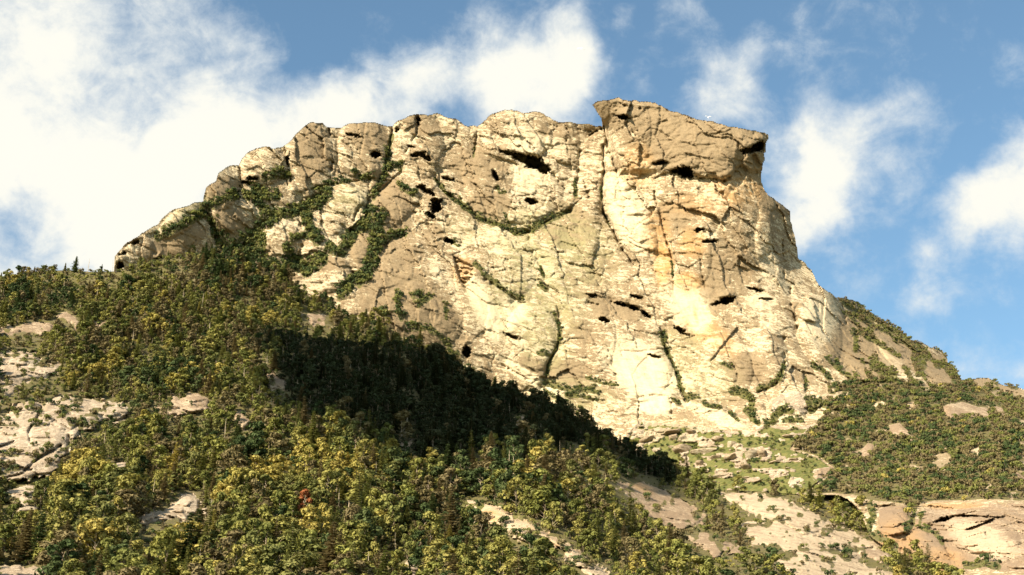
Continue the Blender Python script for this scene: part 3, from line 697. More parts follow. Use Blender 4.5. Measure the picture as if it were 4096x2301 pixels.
# clefts and seams: plate, points, width px, depth m
CL = [('B', [(1048, 262), (1062, 330), (1085, 430), (1130, 560), (1140, 640)], 1.5, 7), ('B', [(1045, 400), (1050, 560), (1030, 700), (1045, 850), (1100, 950), (1170, 1100), (1250, 1205)], 1.3, 8),
      ('B', [(1045, 855), (1090, 940), (1140, 1040), (1180, 1105)], 1.6, 8), ('B', [(1390, 710), (1420, 830), (1450, 950), (1480, 1060), (1500, 1130), (1515, 1230), (1525, 1400)], 1.0, 6),
      ('B', [(880, 440), (870, 600), (850, 740)], 1.3, 4), ('B', [(905, 640), (930, 690), (945, 745)], 1.2, 7), ('B', [(950, 325), (1000, 300), (1045, 272)], 1.4, 8),
      ('B', [(690, 255), (800, 285)], .9, 4), ('B', [(870, 283), (970, 300)], .9, 4), ('B', [(190, 270), (180, 380), (160, 480)], 1.6, 6), ('B', [(700, 590), (760, 670), (820, 720)], 1.3, 5),
      ('B', [(0, 730), (100, 810), (200, 890), (300, 925), (400, 960), (450, 990), (540, 980), (640, 920), (740, 875), (820, 840)], 1.8, 7),
      ('B', [(540, 1000), (545, 1090), (600, 1180), (650, 1290)], 1.2, 3), ('B', [(1700, 1150), (1720, 1290), (1740, 1360)], 1.0, 3), ('B', [(2260, 1040), (2270, 1200), (2280, 1290)], 1.2, 5),
      ('B', [(1640, 620), (1750, 615), (1860, 638)], 1.0, 5), ('B', [(1860, 640), (1930, 590), (1975, 540)], 1.2, 4), ('B', [(1150, 100), (1200, 125), (1270, 130), (1330, 158)], 1.3, 6),
      ('A', [(1990, 260), (1970, 420), (1950, 560), (1850, 720), (1750, 850), (1700, 1000)], 2.6, 9), ('A', [(2050, 580), (1940, 680), (1830, 760), (1780, 900)], 1.4, 5),
      ('A', [(2280, 620), (2340, 700), (2420, 770), (2554, 860)], 1.7, 6), ('A', [(1250, 390), (1275, 520), (1300, 640)], 1.7, 7), ('A', [(1560, 280), (1590, 420), (1570, 620)], 1.8, 7),
      ('A', [(940, 520), (960, 640), (930, 740)], 1.6, 5), ('A', [(750, 870), (770, 980), (850, 1100)], 2.2, 6), ('A', [(1080, 960), (1000, 1060), (900, 1100)], 2.6, 7),
      ('A', [(1080, 960), (1200, 870), (1380, 790), (1500, 740)], 2.6, 6), ('A', [(1350, 900), (1400, 1000), (1350, 1180)], 2.2, 6), ('A', [(1720, 1260), (1800, 1330), (1900, 1180), (1960, 1050), (2080, 1000)], 3, 8),
      ('A', [(1870, 620), (1700, 640), (1560, 660), (1400, 700)], 1.4, 4), ('A', [(2170, 190), (2160, 300), (2080, 440)], 1.2, 5),
      ('C', [(1500, 60), (1580, 200), (1600, 330), (1600, 430), (1570, 520), (1520, 600), (1500, 720)], 1.4, 5), ('C', [(2300, 400), (2320, 500), (2400, 680), (2420, 800), (2460, 870)], 1.5, 5),
      ('C', [(1950, 185), (2050, 205), (2140, 235), (2215, 290)], 1.4, 9), ('C', [(1800, 185), (1880, 205)], 1, 4), ('C', [(2090, 145), (2150, 160)], 1, 4), ('C', [(1190, 600), (1300, 660), (1400, 720), (1500, 770)], 1.2, 4),
      ('C', [(1340, 200), (1210, 100), (1090, 30)], 1.5, 5), ('C', [(1930, 480), (1920, 600), (1990, 690)], 1.1, 3), ('C', [(2140, 830), (2250, 815), (2340, 830), (2365, 870)], .9, 3), ('C', [(2365, 860), (2360, 980)], 1, 4),
      ('D', [(955, 95), (965, 200), (985, 280), (1005, 380)], 1.3, 7), ('D', [(910, 430), (920, 560), (915, 620), (860, 740), (740, 800)], 1.5, 5), ('D', [(1050, 670), (1060, 790), (1090, 860)], 1.5, 5),
      ('D', [(80, 400), (100, 480), (150, 600), (195, 700), (215, 790), (250, 870)], 1.4, 5), ('D', [(1310, 240), (1340, 330), (1390, 370)], 1.4, 5), ('D', [(1290, 160), (1320, 250), (1380, 340), (1410, 420)], 2.0, 7),
      ('D', [(1500, 420), (1600, 560), (1700, 680)], 1.2, 4), ('D', [(420, 205), (480, 185), (520, 172)], 1.4, 6), ('D', [(680, 88), (760, 110)], 1.1, 4), ('D', [(560, 600), (600, 700)], 1.0, 3),
      ('D', [(1260, 560), (1380, 660)], 1.4, 4), ('D', [(310, 720), (400, 800), (560, 930)], 1.0, 3), ('D', [(540, 930), (600, 990)], 1.4, 4),
      ('I', [(2020, 592), (2060, 580), (2140, 560), (2240, 552), (2350, 556), (2450, 562)], 1.2, 6), ('I', [(1905, 500), (1900, 600), (1850, 680), (1830, 760)], 2.0, 6), ('I', [(1960, 560), (2060, 660), (2120, 780), (2170, 850)], 1.4, 4)]
for k, pts, wd, dp in CL:
    pl = rough_line(Z(k, pts), 3.5, .7, int(pts[0][0]))
    d, al = dist_line(X, Y, pl, False, 14)
    jg = vnoise3(np.stack([al * 11 + pts[0][0], al * 0, al * 0], -1), 5) * .5 + .5; jg2 = vnoise3(np.stack([al * 27 + pts[0][1], al * 0, al * 0], -1), 6) * .5 + .5
    ww = wd * (.25 + 1.1 * jg) * np.clip(1.6 * jg2, .35, 1)
    ww_old = wd * (.35 + .65 * np.abs(np.sin(al * 9 + pts[0][0]) * np.sin(al * 23 + pts[0][1])))
    dD += dp * .62 * np.exp(-(d / ww) ** 2.2) * np.clip(jg * 1.7 - .1, .05, 1.1)
    dD += dp * .25 * np.exp(-(d / (wd * 4)) ** 2)
# caves and undercuts: plate, cx, cy, rx, ry, angle
CAV = [('B', 400, 445, 62, 13, 12), ('B', 490, 480, 66, 26, 18), ('B', 565, 510, 58, 40, 18), ('B', 640, 552, 48, 28, 25), ('B', 1545, 572, 34, 14, 15), ('B', 1600, 577, 56, 34, 12), ('B', 1430, 515, 48, 11, -8),
       ('B', 1458, 495, 22, 26, 15), ('B', 1400, 545, 20, 8, -10), ('B', 2110, 405, 56, 30, -12), ('B', 2040, 425, 56, 17, -14), ('B', 553, 775, 34, 17, 18), ('B', 600, 800, 16, 7, 20), ('B', 1180, 203, 38, 14, 10),
       ('B', 1132, 222, 22, 9, -35), ('B', 1402, 207, 14, 13, 0), ('B', 1318, 150, 22, 16, 15), ('B', 1210, 395, 28, 11, -18), ('B', 1195, 425, 14, 9, 0), ('B', 1770, 1048, 50, 9, 5), ('B', 1178, 1103, 26, 9, 0), ('B', 1255, 1198, 30, 12, 8),
       ('B', 918, 540, 12, 20, 0), ('B', 2010, 575, 20, 9, 0), ('B', 440, 670, 16, 20, 30), ('B', 310, 600, 42, 15, 55), ('B', 1720, 935, 30, 9, 25), ('B', 1700, 970, 32, 8, -8), ('B', 1245, 960, 28, 9, 10), ('B', 1380, 828, 16, 8, 0), ('B', 1310, 415, 10, 18, 15), ('B', 2085, 945, 16, 8, 0),
       ('B', 1040, 1400, 26, 10, 15), ('B', 1270, 1425, 34, 8, 18), ('B', 1890, 1440, 45, 14, -5), ('B', 440, 860, 20, 26, 0), ('B', 545, 1085, 14, 28, -15), ('B', 620, 1250, 16, 26, -15), ('B', 225, 340, 30, 9, -40), ('B', 345, 310, 18, 10, -10),
       ('A', 1875, 457, 28, 19, 5), ('A', 1918, 432, 18, 17, -20), ('A', 1830, 402, 14, 8, 0), ('A', 2165, 455, 45, 13, -12), ('A', 2220, 478, 35, 14, 35), ('A', 2245, 500, 14, 20, -20), ('A', 2265, 560, 12, 22, -15), ('A', 1455, 560, 22, 19, -15), ('A', 1430, 542, 22, 8, -25),
       ('A', 1035, 620, 42, 9, 0), ('A', 1000, 645, 36, 7, 10), ('A', 1005, 660, 20, 6, 10), ('A', 2195, 682, 28, 16, 15), ('A', 2240, 715, 40, 14, 25), ('A', 2290, 770, 36, 13, 5), ('A', 2290, 815, 32, 38, 10), ('A', 2250, 870, 36, 14, 35), ('A', 2270, 895, 18, 14, 30), ('A', 2140, 738, 18, 14, 10),
       ('A', 228, 1056, 38, 11, -12), ('A', 130, 1215, 30, 32, 5), ('A', 122, 1172, 22, 9, 0), ('A', 150, 1130, 26, 7, -20), ('A', 402, 1162, 28, 9, -25), ('A', 1700, 318, 24, 8, 0), ('A', 1750, 332, 34, 6, 20), ('A', 1905, 345, 16, 9, 0), ('A', 2170, 220, 9, 40, 0), ('A', 2120, 400, 24, 7, 20), ('A', 1330, 360, 12, 10, 0), ('A', 1275, 500, 7, 28, 0), ('A', 2370, 620, 40, 8, 12),
       ('A', 910, 955, 20, 6, 20), ('A', 1380, 415, 20, 5, -35), ('A', 1870, 1420, 22, 15, -10), ('A', 2380, 1045, 36, 12, 25), ('A', 2025, 285, 9, 24, 0),
       ('C', 965, 522, 22, 34, -8), ('C', 950, 575, 8, 20, 0), ('C', 990, 435, 13, 22, -10), ('C', 1053, 88, 14, 9, 0), ('C', 2020, 200, 38, 9, 12), ('C', 2110, 225, 40, 10, 20), ('C', 2190, 270, 34, 13, 35), ('C', 1885, 127, 24, 9, 15), ('C', 340, 142, 16, 17, 0), ('C', 405, 98, 24, 6, -35),
       ('C', 1900, 305, 34, 12, 10), ('C', 1630, 180, 18, 14, 20), ('C', 1270, 415, 50, 9, 20), ('C', 1820, 140, 40, 6, 5), ('C', 2240, 550, 40, 6, 12), ('C', 2420, 370, 38, 10, 25), ('C', 2262, 240, 14, 26, 0),
       ('D', 520, 173, 40, 20, -5), ('D', 455, 193, 34, 6, -20), ('D', 968, 212, 20, 9, 0), ('D', 1352, 360, 18, 13, 10), ('D', 720, 100, 44, 7, 12), ('D', 790, 165, 42, 4, 4), ('D', 170, 350, 18, 9, 15), ('D', 210, 375, 32, 8, 20), ('D', 240, 400, 32, 6, 15), ('D', 1340, 437, 14, 9, 10), ('D', 505, 550, 8, 20, 0), ('D', 820, 600, 12, 16, 0), ('D', 715, 625, 9, 14, -20), ('D', 1255, 237, 16, 6, 0), ('D', 1275, 265, 30, 6, 12),
       ('I', 2085, 575, 55, 10, -14), ('I', 2300, 555, 110, 4, 2)]
cave = np.zeros(X.shape)
wca = fbm(np.stack([X / 3.2, Y / 2.2, X * 0], -1), 3, 301); wcb = fbm(np.stack([X / 3.2, Y / 2.2, X * 0 + 9], -1), 3, 302)
d_top, _ = dist_line(X, Y, M_TOP, False, 14)
for k, cx, cy, rx, ry, an in CAV:
    if max(rx, ry) < (24 if k == 'A' else 32): continue
    if max(rx, ry) < 26: ry = min(ry, 13) * .8
    (qx, qy), = Z(k, [(cx, cy)]); s = PL[k][2]
    a = math.radians(an); R_ = max(rx, ry) * s * 1.6 + 3
    sl = (np.abs(X - qx) < R_) & (np.abs(Y - qy) < R_)
    dx = X[sl] - qx + 2.6 * wca[sl]; dy = Y[sl] - qy + 1.7 * wcb[sl]
    wob = .22 * np.sin(dx * 1.9 + cx) + .18 * np.sin(dy * 2.3 + cy + dx)
    r = np.hypot((dx * math.cos(a) + dy * math.sin(a)) / (rx * s + .35), (-dx * math.sin(a) + dy * math.cos(a)) / (ry * s + .3)) + wob * .5
    g = 1 - sstep(r, .7, 1.15)
    cave[sl] = np.maximum(cave[sl], g * (3 + 8 * min(rx, ry) * s) * (.12 + .88 * sstep(d_top[sl], 1, 8)))
    # the brow above stands out
    brow = np.exp(-((dx * math.cos(a) + dy * math.sin(a)) / (rx * s * 1.2)) ** 2 - ((-dx * math.sin(a) + dy * math.cos(a) + ry * s * 1.5 + 1) / (ry * s * .8 + 1.4)) ** 2)
    dD[sl] -= 2.6 * brow
# the hollow with red-brown beds
HOLL = Z('B', [(15, 1135), (60, 1160), (120, 1190), (165, 1215), (165, 1290), (140, 1325), (95, 1355), (65, 1325), (30, 1230)])
hm = inpoly(X, Y, HOLL); dhm, _ = dist_line(X, Y, HOLL, True, 10)
beds = np.sin((Y - X * .18) * 1.3 + 3.5 * wca) * (.5 + .9 * np.abs(wcb))
dD += np.where(hm, sstep(dhm, 0, 2) * (4.5 + 2.2 * beds), 0)

# rock fabric in metres of the place
px_ = P0[..., 0]; pz_ = P0[..., 2] + .45 * (P0[..., 1] - 900)
big = fbm(P0 / 75.0, 4, 41)
md = fbm(P0 / 20.0, 5, 42)
ff = fbm(P0 / 4.0, 4, 43)
tilt = pz_ + .27 * px_
bedn = fbm(np.stack([px_ / 26, P0[..., 1] / 30, tilt / 5.0], -1), 4, 44, .6)
bedsaw = (tilt / 6.5 + md * 1.6 + bedn * .6); bedsaw = bedsaw - np.floor(bedsaw)
bedmask = sstep(fbm(P0 / 30.0, 3, 45), -.15, .35)
f1, gap, cid, ou, ov = worley(px_ / 15 + md * .5, tilt / 8 + md * .4, 8)
g1, gap2, cid2, ou2, ov2 = worley(px_ / 5.5 + ff * .4, tilt / 2.6 + ff * .3, 12)
flute = fbm(np.stack([(px_ + .25 * pz_) / 13, P0[..., 1] / 60, pz_ / 70], -1), 4, 46, .55, True)
h1, hgap, hcid, hou, hov = worley((px_ + .35 * pz_) / 24 + md * .35, pz_ / 62 + md * .3, 31)
fab = big * 7 + md * 2.6 + bedn * .55 + ff * .55 - flute * 1.5
fab += (hcid - .5) * 5.5 + hou * (hcid - .5) * 9 + np.exp(-(hgap / .03) ** 2) * 1.2 * (hcid > .4)
fab += bedmask * (bedsaw ** 2) * -.55
def facets(sc_u, sc_v, sd_, amp, shear):
    uu = (px_ + shear * pz_) / sc_u + md * .25; vv = (pz_ + .27 * px_) / sc_v + md * .25
    a1, g_, c_, o1, o2 = worley(uu, vv, sd_)
    ci = np.floor(c_ * 9973).astype(np.int64)
    t1 = hash2(ci, ci * 3 + 1, 1) - .5; t2 = hash2(ci, ci * 5 + 2, 2) - .35; t3 = hash2(ci, ci * 7 + 3, 3) - .5
    return amp * (t3 * .7 + o1 * t1 * 2.6 + o2 * t2 * 2.2) + amp * .22 * np.exp(-(g_ / .05) ** 2) * (c_ > .5)
fab += facets(30, 40, 201, 4.4, .3) + facets(13, 9, 202, 1.5, -.2) + facets(5, 3, 203, .62, .1)
fab -= md * 1.3
fab += (cid - .5) * 1.5 + ou * (cid - .5) * 3.6 + ov * .5 + np.exp(-(gap / .045) ** 2) * .5 * (cid > .6)
fab += (cid2 - .5) * .45 + ov2 * .3 + np.exp(-(gap2 / .08) ** 2) * .22 * (cid2 > .7)
quiet = np.ones(X.shape)
for args in (('C', 2150, 650, 230, 200, 35), ('C', 1090, 200, 180, 200, 20), ('C', 2250, 880, 120, 80, 0), ('D', 250, 230, 120, 180, -30), ('D', 1000, 870, 80, 70, 0), ('D', 1640, 560, 60, 170, -35)):
    quiet = np.minimum(quiet, 1 - .65 * blob(X, Y, *args))
dD = dD * (rock + .9 * softw)
gsoft = fbm(P0 / 25.0, 3, 51) * 3.5 + fbm(P0 / 6.0, 3, 52) * 1.2
rocky_bowl = sstep(fbm(np.stack([X / 9, Y / 5, X * 0], -1), 3, 60) - np.clip((X - 700) / 700, -.15, .3), .06, .2) * bowl_w
ridge_w = sstep(X, 846, 860) * (1 - sstep(Y, 385, 400))
dD += fab * (.68 + .5 * br + .9 * ridge_w) * (1 - .22 * sstep(Y, 200, 300) * (1 - br)) * rock * quiet + gsoft * softw * (1 - rocky_bowl) + rocky_bowl * (gsoft * .6 - 2.0 + (cid2 - .5) * 3.0 + np.exp(-(gap2 / .12) ** 2) * 1.5)
dD += cave
# close to the rim keep relief small so that the outline stays true
DMM = D0 + dD
PM = CAM + rays(X, Y) * DMM[..., None]

# ledge vegetation (used for turf and for the shrubs that stand on it): plate, points, width px
VEG = [('A', [(700, 870), (620, 900), (540, 950), (460, 1000), (400, 1030)], 4.5), ('A', [(700, 860), (780, 800), (860, 760), (930, 740)], 4.5), ('A', [(1530, 740), (1480, 800), (1380, 830), (1280, 850), (1200, 880), (1130, 930), (1060, 990), (1000, 1050), (900, 1100)], 7),
       ('A', [(1000, 740), (1080, 790), (1120, 860), (1100, 950)], 5), ('A', [(1050, 700), (1110, 740), (1210, 740)], 5), ('A', [(770, 930), (790, 1010), (830, 1060)], 4.5), ('A', [(850, 1060), (950, 1130), (1060, 1130), (1080, 1010)], 9), ('A', [(1080, 1130), (1120, 1210), (1200, 1260), (1300, 1200), (1400, 1250), (1520, 1170)], 7),
       ('A', [(1260, 1100), (1310, 1170), (1290, 1240)], 5), ('A', [(1390, 860), (1420, 940), (1480, 1040)], 5.5), ('A', [(1310, 1040), (1400, 1010), (1480, 1050)], 3), ('A', [(1850, 860), (1820, 940), (1750, 970), (1700, 1030), (1650, 1120), (1560, 1100)], 6), ('A', [(1900, 900), (1880, 1000), (1880, 1120), (1830, 1230), (1780, 1300), (1720, 1330), (1650, 1400)], 7.5),
       ('A', [(2080, 1000), (2000, 1020), (1930, 1050), (1880, 1080)], 3.5), ('A', [(1990, 330), (1960, 430), (1950, 560), (1910, 640), (1860, 760)], 3), ('A', [(1960, 560), (2050, 520), (2040, 560)], 3), ('A', [(1740, 600), (1800, 630), (1860, 610)], 2.5), ('A', [(1440, 690), (1560, 660), (1700, 640)], 2), ('A', [(2280, 620), (2340, 700), (2420, 770), (2554, 860)], 2.5),
       ('A', [(2050, 690), (2130, 730)], 2.5), ('A', [(1170, 580), (1220, 575)], 3), ('A', [(1120, 620), (1270, 610)], 3), ('A', [(600, 1140), (640, 1110)], 3), ('A', [(2230, 860), (2270, 880)], 2), ('A', [(2350, 1030), (2410, 1050)], 2),
       ('B', [(0, 730), (100, 810), (200, 890), (300, 925), (400, 960), (450, 990), (540, 980), (640, 920), (740, 875), (800, 845)], 3.6), ('B', [(440, 985), (540, 970), (630, 920)], 3.6), ('B', [(850, 640), (855, 740)], 2.2), ('B', [(1030, 680), (1030, 760)], 2), ('B', [(380, 870), (395, 930)], 1.8), ('B', [(320, 680), (340, 720), (380, 710)], 1.8), ('B', [(620, 1240), (640, 1290)], 2.2), ('B', [(600, 1350), (650, 1380)], 2.4), ('B', [(1045, 860), (1090, 950)], 1),
       ('B', [(170, 1200), (230, 1270), (320, 1340), (400, 1400), (490, 1440)], 3), ('B', [(170, 400), (160, 470)], 1.5), ('B', [(0, 1050), (60, 1080)], 1.6), ('B', [(1510, 1180), (1520, 1290)], 1.0),
       ('C', [(1560, 260), (1600, 360), (1590, 470), (1540, 560), (1510, 680)], 2.2), ('C', [(1450, 530), (1540, 550)], 2.6), ('C', [(1500, 740), (1620, 770), (1700, 790), (1800, 780), (1860, 800)], 3.6), ('C', [(1640, 820), (1750, 830), (1850, 850)], 2.2), ('C', [(2300, 400), (2310, 460), (2350, 560)], 3), ('C', [(2400, 650), (2420, 760), (2470, 860)], 2.5), ('C', [(600, 150), (720, 150), (640, 210)], 3), ('C', [(500, 130), (490, 210), (520, 300)], 3), ('C', [(820, 210), (830, 300)], 2), ('C', [(370, 230), (430, 290)], 3), ('C', [(700, 500), (790, 520), (900, 540)], 4), ('C', [(850, 600), (940, 640), (1000, 640)], 3.2), ('C', [(560, 370), (700, 360), (780, 420), (850, 480)], 3.5), ('C', [(1470, 60), (1500, 100)], 2.5),
       ('C', [(1500, 790), (1560, 830), (1650, 870)], 2), ('C', [(1780, 700), (1900, 740), (2000, 750)], 1.6),
       ('D', [(100, 400), (100, 480)], 3), ('D', [(150, 580), (190, 700), (220, 780), (260, 850)], 2.2), ('D', [(915, 620), (880, 700), (840, 740), (740, 780)], 3.4), ('D', [(580, 780), (640, 800), (690, 850), (700, 930)], 4), ('D', [(560, 800), (650, 830)], 3), ('D', [(1110, 620), (1170, 650), (1220, 700)], 3), ('D', [(1270, 590), (1300, 660)], 2.5), ('D', [(1060, 700), (1060, 780)], 2),
       ('D', [(880, 930), (850, 980), (800, 1010)], 5), ('D', [(900, 920), (960, 930)], 4), ('D', [(920, 990), (980, 990), (1040, 990)], 3), ('D', [(1080, 850), (1100, 930), (1130, 870), (1200, 880)], 4.5), ('D', [(1300, 165), (1400, 240), (1500, 290), (1620, 340), (1700, 400)], 3.6), ('D', [(1330, 260), (1420, 290)], 2.4), ('D', [(1400, 400), (1400, 510)], 3), ('D', [(1380, 390), (1450, 390), (1500, 440)], 3), ('D', [(1700, 400), (1760, 470), (1850, 510), (1880, 560)], 5), ('D', [(1800, 560), (1860, 620), (1830, 680)], 4.5), ('D', [(1960, 610), (2050, 620)], 4),
       ('D', [(1530, 630), (1580, 640), (1640, 690)], 4.5), ('D', [(1480, 380), (1560, 470), (1640, 520), (1700, 560)], 2), ('D', [(1340, 250), (1480, 430), (1600, 480)], 2), ('D', [(540, 935), (600, 990)], 2.6), ('D', [(260, 840), (330, 830)], 3), ('D', [(160, 850), (200, 880)], 3), ('D', [(370, 880), (470, 905)], 2.2), ('D', [(1200, 560), (1300, 660), (1440, 730)], 2), ('D', [(480, 600), (560, 640)], 1.6),
       ('D', [(660, 920), (700, 980), (740, 1010)], 4), ('I', [(1640, 480), (1660, 560), (1620, 640), (1680, 690), (1740, 700)], 4), ('I', [(1560, 560), (1600, 620)], 3.5), ('I', [(1380, 520), (1450, 560), (1500, 600)], 3.5), ('I', [(1900, 520), (1900, 590), (1860, 640)], 4), ('I', [(1950, 540), (1940, 620), (2040, 660), (2080, 720)], 2.6), ('I', [(1790, 740), (1800, 800), (1760, 820)], 4), ('I', [(2230, 860), (2330, 840), (2420, 860)], 4)]
vegM = np.zeros(X.shape)
wobx = fbm(np.stack([X / 6, Y / 6, X * 0], -1), 3, 71)
for k, pts, wd in VEG:
    d, _ = dist_line(X, Y, Z(k, pts), False, wd * 3 + 3)
    vegM = np.maximum(vegM, sstep(1.25 + wobx * .55 - d / wd, 0, .8) * .9)
vegM = np.maximum(vegM, hill_w)
vegM = np.maximum(vegM, .85 * ridge_w * sstep(fbm(np.stack([(X - Y * .8) / 7, (Y + X * .3) / 16, X * 0], -1), 3, 79), .12, .22))
vegM = np.maximum(vegM, bowl_w * (1 - rocky_bowl) * 1.0)
grass = bowl_w.copy()
grass = np.maximum(grass, .35 * (1 - hill_w) * (vegM > .3))
# rock windows on the right hill
HR = [('D', [(1965, 900), (2050, 870), (2130, 858), (2220, 890), (2300, 900), (2325, 960), (2310, 995), (2220, 970), (2120, 960), (2060, 1000), (2000, 950)], 'broad pinkish rock face near the top of the right bushy hill'),
      ('D', [(2330, 880), (2400, 900), (2430, 950), (2400, 970), (2350, 940)], 'small tan rock right of the broad rock face on the bushy hill'),
      ('D', [(1620, 1020), (1700, 1000), (1760, 1060), (1800, 1110), (1790, 1150), (1730, 1110), (1680, 1130), (1630, 1080)], 'pair of pale rocks in the middle of the right bushy hill'),
      ('D', [(1370, 1200), (1430, 1190), (1480, 1140), (1530, 1150), (1530, 1200), (1500, 1240), (1505, 1300), (1460, 1270), (1420, 1230)], 'hooked pinkish rock at the left of the bushy hill'),
      ('D', [(1100, 1370), (1160, 1310), (1230, 1300), (1300, 1340), (1260, 1370), (1180, 1360), (1130, 1400)], 'low tan rock hump at the lower left of the bushy hill'),
      ('D', [(2430, 1300), (2480, 1320), (2547, 1370), (2600, 1420), (2547, 1440), (2490, 1400)], 'pale rock at the right edge of the bushy hill')]
mlab = np.zeros(X.shape, int)
for i, (k, pts, lb) in enumerate(HR):
    ins = inpoly(X + wobx * 2.5, Y + wobx[::-1, ::-1] * 2, Z(k, pts))
    d, _ = dist_line(X, Y, Z(k, pts), True, 10)
    vegM = np.where(ins, vegM * (1 - sstep(d, 0, 1.5)), vegM)
    DMM = np.where(ins, DMM - 3.0 * sstep(d, 0, 4), DMM)
    mlab = np.where(ins & (mlab == 0), 20 + i, mlab)
vegM = np.where(br, vegM * .95 * (dbr < 99), vegM)
hb = sstep(fbm(np.stack([X / 16, Y / 9, X * 0], -1), 4, 81), .28, .42) * hill_w
vegM = vegM * (1 - .8 * hb)
PM = CAM + rays(X, Y) * DMM[..., None]

TANS = [('B', 1700, 350, 560, 240, 12, .9), ('B', 1100, 160, 200, 120, 15, .8), ('A', 1440, 430, 130, 200, 0, .7), ('A', 1820, 330, 150, 110, 0, .6), ('A', 830, 700, 110, 110, 0, .5), ('A', 520, 1060, 220, 90, -25, .8),
        ('A', 900, 900, 150, 130, 0, .5), ('A', 1990, 800, 180, 190, 0, .6), ('A', 2000, 1250, 230, 260, 0, .45), ('C', 600, 260, 330, 200, 15, .7), ('B', 220, 560, 230, 160, 20, .4), ('B', 260, 800, 160, 120, 0, .55), ('A', 2200, 250, 150, 80, 10, .5),
        ('B', 1600, 900, 230, 160, 0, .3), ('B', 1900, 1200, 200, 260, 0, .25), ('C', 1640, 660, 130, 90, 0, .8), ('B', 2200, 800, 130, 90, 30, .6), ('D', 420, 130, 110, 140, 0, .8), ('D', 650, 640, 130, 110, 0, .5), ('D', 1500, 480, 330, 260, 30, .75), ('D', 1950, 640, 200, 100, 20, .8),
        ('B', 780, 950, 260, 140, 0, .35), ('C', 1990, 230, 200, 90, 15, .6), ('A', 1770, 1070, 80, 120, 0, .8), ('A', 1500, 1200, 160, 60, 0, .6), ('D', 2300, 760, 250, 60, 10, .8), ('I', 1790, 620, 110, 140, 0, .9), ('I', 2050, 760, 220, 160, 20, .9), ('C', 1450, 620, 180, 60, 30, .6)]
ORS = [('B', 1400, 1000, 120, 180, 0, .55), ('B', 1450, 1180, 80, 200, 0, .9), ('B', 1650, 1060, 110, 120, 0, .6), ('B', 1950, 700, 220, 120, 0, .45), ('B', 1280, 540, 120, 180, 0, .45), ('D', 250, 60, 120, 90, 0, .8), ('D', 330, 330, 200, 110, 40, .65), ('D', 480, 450, 160, 90, 40, .5),
       ('I', 1820, 720, 160, 170, 0, .4), ('I', 2080, 830, 160, 90, 0, .4), ('I', 2150, 490, 220, 25, 0, .5), ('B', 90, 1245, 85, 110, 0, .5), ('D', 1900, 920, 150, 60, 0, .2), ('B', 1720, 800, 300, 100, 0, .3)]
GRS = [('B', 700, 1100, 480, 330, 10, .8), ('C', 1400, 200, 420, 300, 0, .8), ('C', 1500, 500, 200, 200, 0, .7), ('D', 200, 480, 180, 130, 20, .6), ('D', 350, 700, 300, 200, 20, .5), ('A', 1700, 760, 180, 120, 0, .6), ('A', 620, 830, 180, 60, -30, .7), ('D', 1550, 320, 200, 40, 30, .9), ('B', 120, 950, 200, 120, 0, .4), ('C', 1650, 800, 350, 120, 10, .7), ('D', 150, 1080, 300, 120, 0, .5)]
WHS = [('C', 1090, 220, 240, 80, 65, 1), ('C', 1380, 690, 300, 40, 32, 1), ('C', 2150, 640, 280, 170, 40, .9), ('C', 2260, 880, 130, 80, 0, .9), ('D', 280, 230, 140, 190, -20, .8), ('B', 1200, 850, 130, 320, -20, .6), ('D', 1170, 300, 140, 170, 0, .6), ('D', 760, 180, 120, 50, 0, .5), ('D', 1640, 560, 60, 170, -35, .4), ('B', 560, 600, 180, 120, 15, .5), ('B', 600, 380, 250, 70, 5, .5), ('C', 1240, 260, 120, 150, 65, .8), ('D', 450, 960, 260, 60, 22, .3), ('I', 2300, 700, 250, 100, 20, .7)]
def paint(lst):
    r = np.zeros(X.shape)
    for a in lst: r = np.maximum(r, blob(X, Y, *a[:6]) * a[6])
    return r
tanM, orM, grM, whM = paint(TANS), paint(ORS), paint(GRS), paint(WHS)
tanM = tanM - whM * .9
aM = {'veg': vegM.ravel(), 'tan': tanM.ravel(), 'orange': orM.ravel(), 'green': grM.ravel(), 'white': whM.ravel(), 'grass': grass.ravel()}

# pieces of the mountain that read as bodies of their own
PILLARS = [('A', [(1240, 405), (1290, 350), (1420, 225), (1540, 230), (1570, 290), (1590, 420), (1570, 620), (1480, 700), (1420, 740), (1310, 690), (1290, 560), (1255, 480)], 'rock_pillar', 'tan upright pillar with a small cave in it'),
           ('A', [(1600, 255), (1690, 220), (1990, 245), (1975, 400), (1950, 560), (1870, 610), (1740, 610), (1640, 590), (1590, 600), (1590, 430)], 'rock_pillar', 'blocky pillar with twin round caves'),
           ('A', [(940, 560), (960, 450), (1060, 390), (1240, 390), (1260, 480), (1285, 600), (1180, 600), (1110, 660), (980, 690), (945, 620)], 'rock_pillar', 'rounded pillar with striped overhangs'),
           ('A', [(695, 790), (720, 660), (800, 560), (945, 510), (945, 640), (930, 730), (860, 750), (780, 800), (720, 850)], 'rock_pillar', 'leftmost rounded pillar on the skyline'),
           ('A', [(2010, 230), (2160, 150), (2310, 150), (2554, 250), (2520, 500), (2400, 640), (2300, 640), (2230, 560), (2120, 520), (2030, 520), (1985, 420)], 'rock_pillar', 'knobbly top with an arched dark cave')]
SEG = [('mountain_prow', SBLOCK, 'tan overhanging summit prow jutting to the right')]
mcell = np.zeros(X.shape, int)
mcell[sbm & (rock > .5)] = 1
for i, (k, pts, nm, lb) in enumerate(PILLARS):
    ins = inpoly(X + wobx * 1.5, Y + wobx[::-1, ::-1] * 1.5, Z(k, pts))
    mcell[ins & (mcell == 0)] = 2 + i
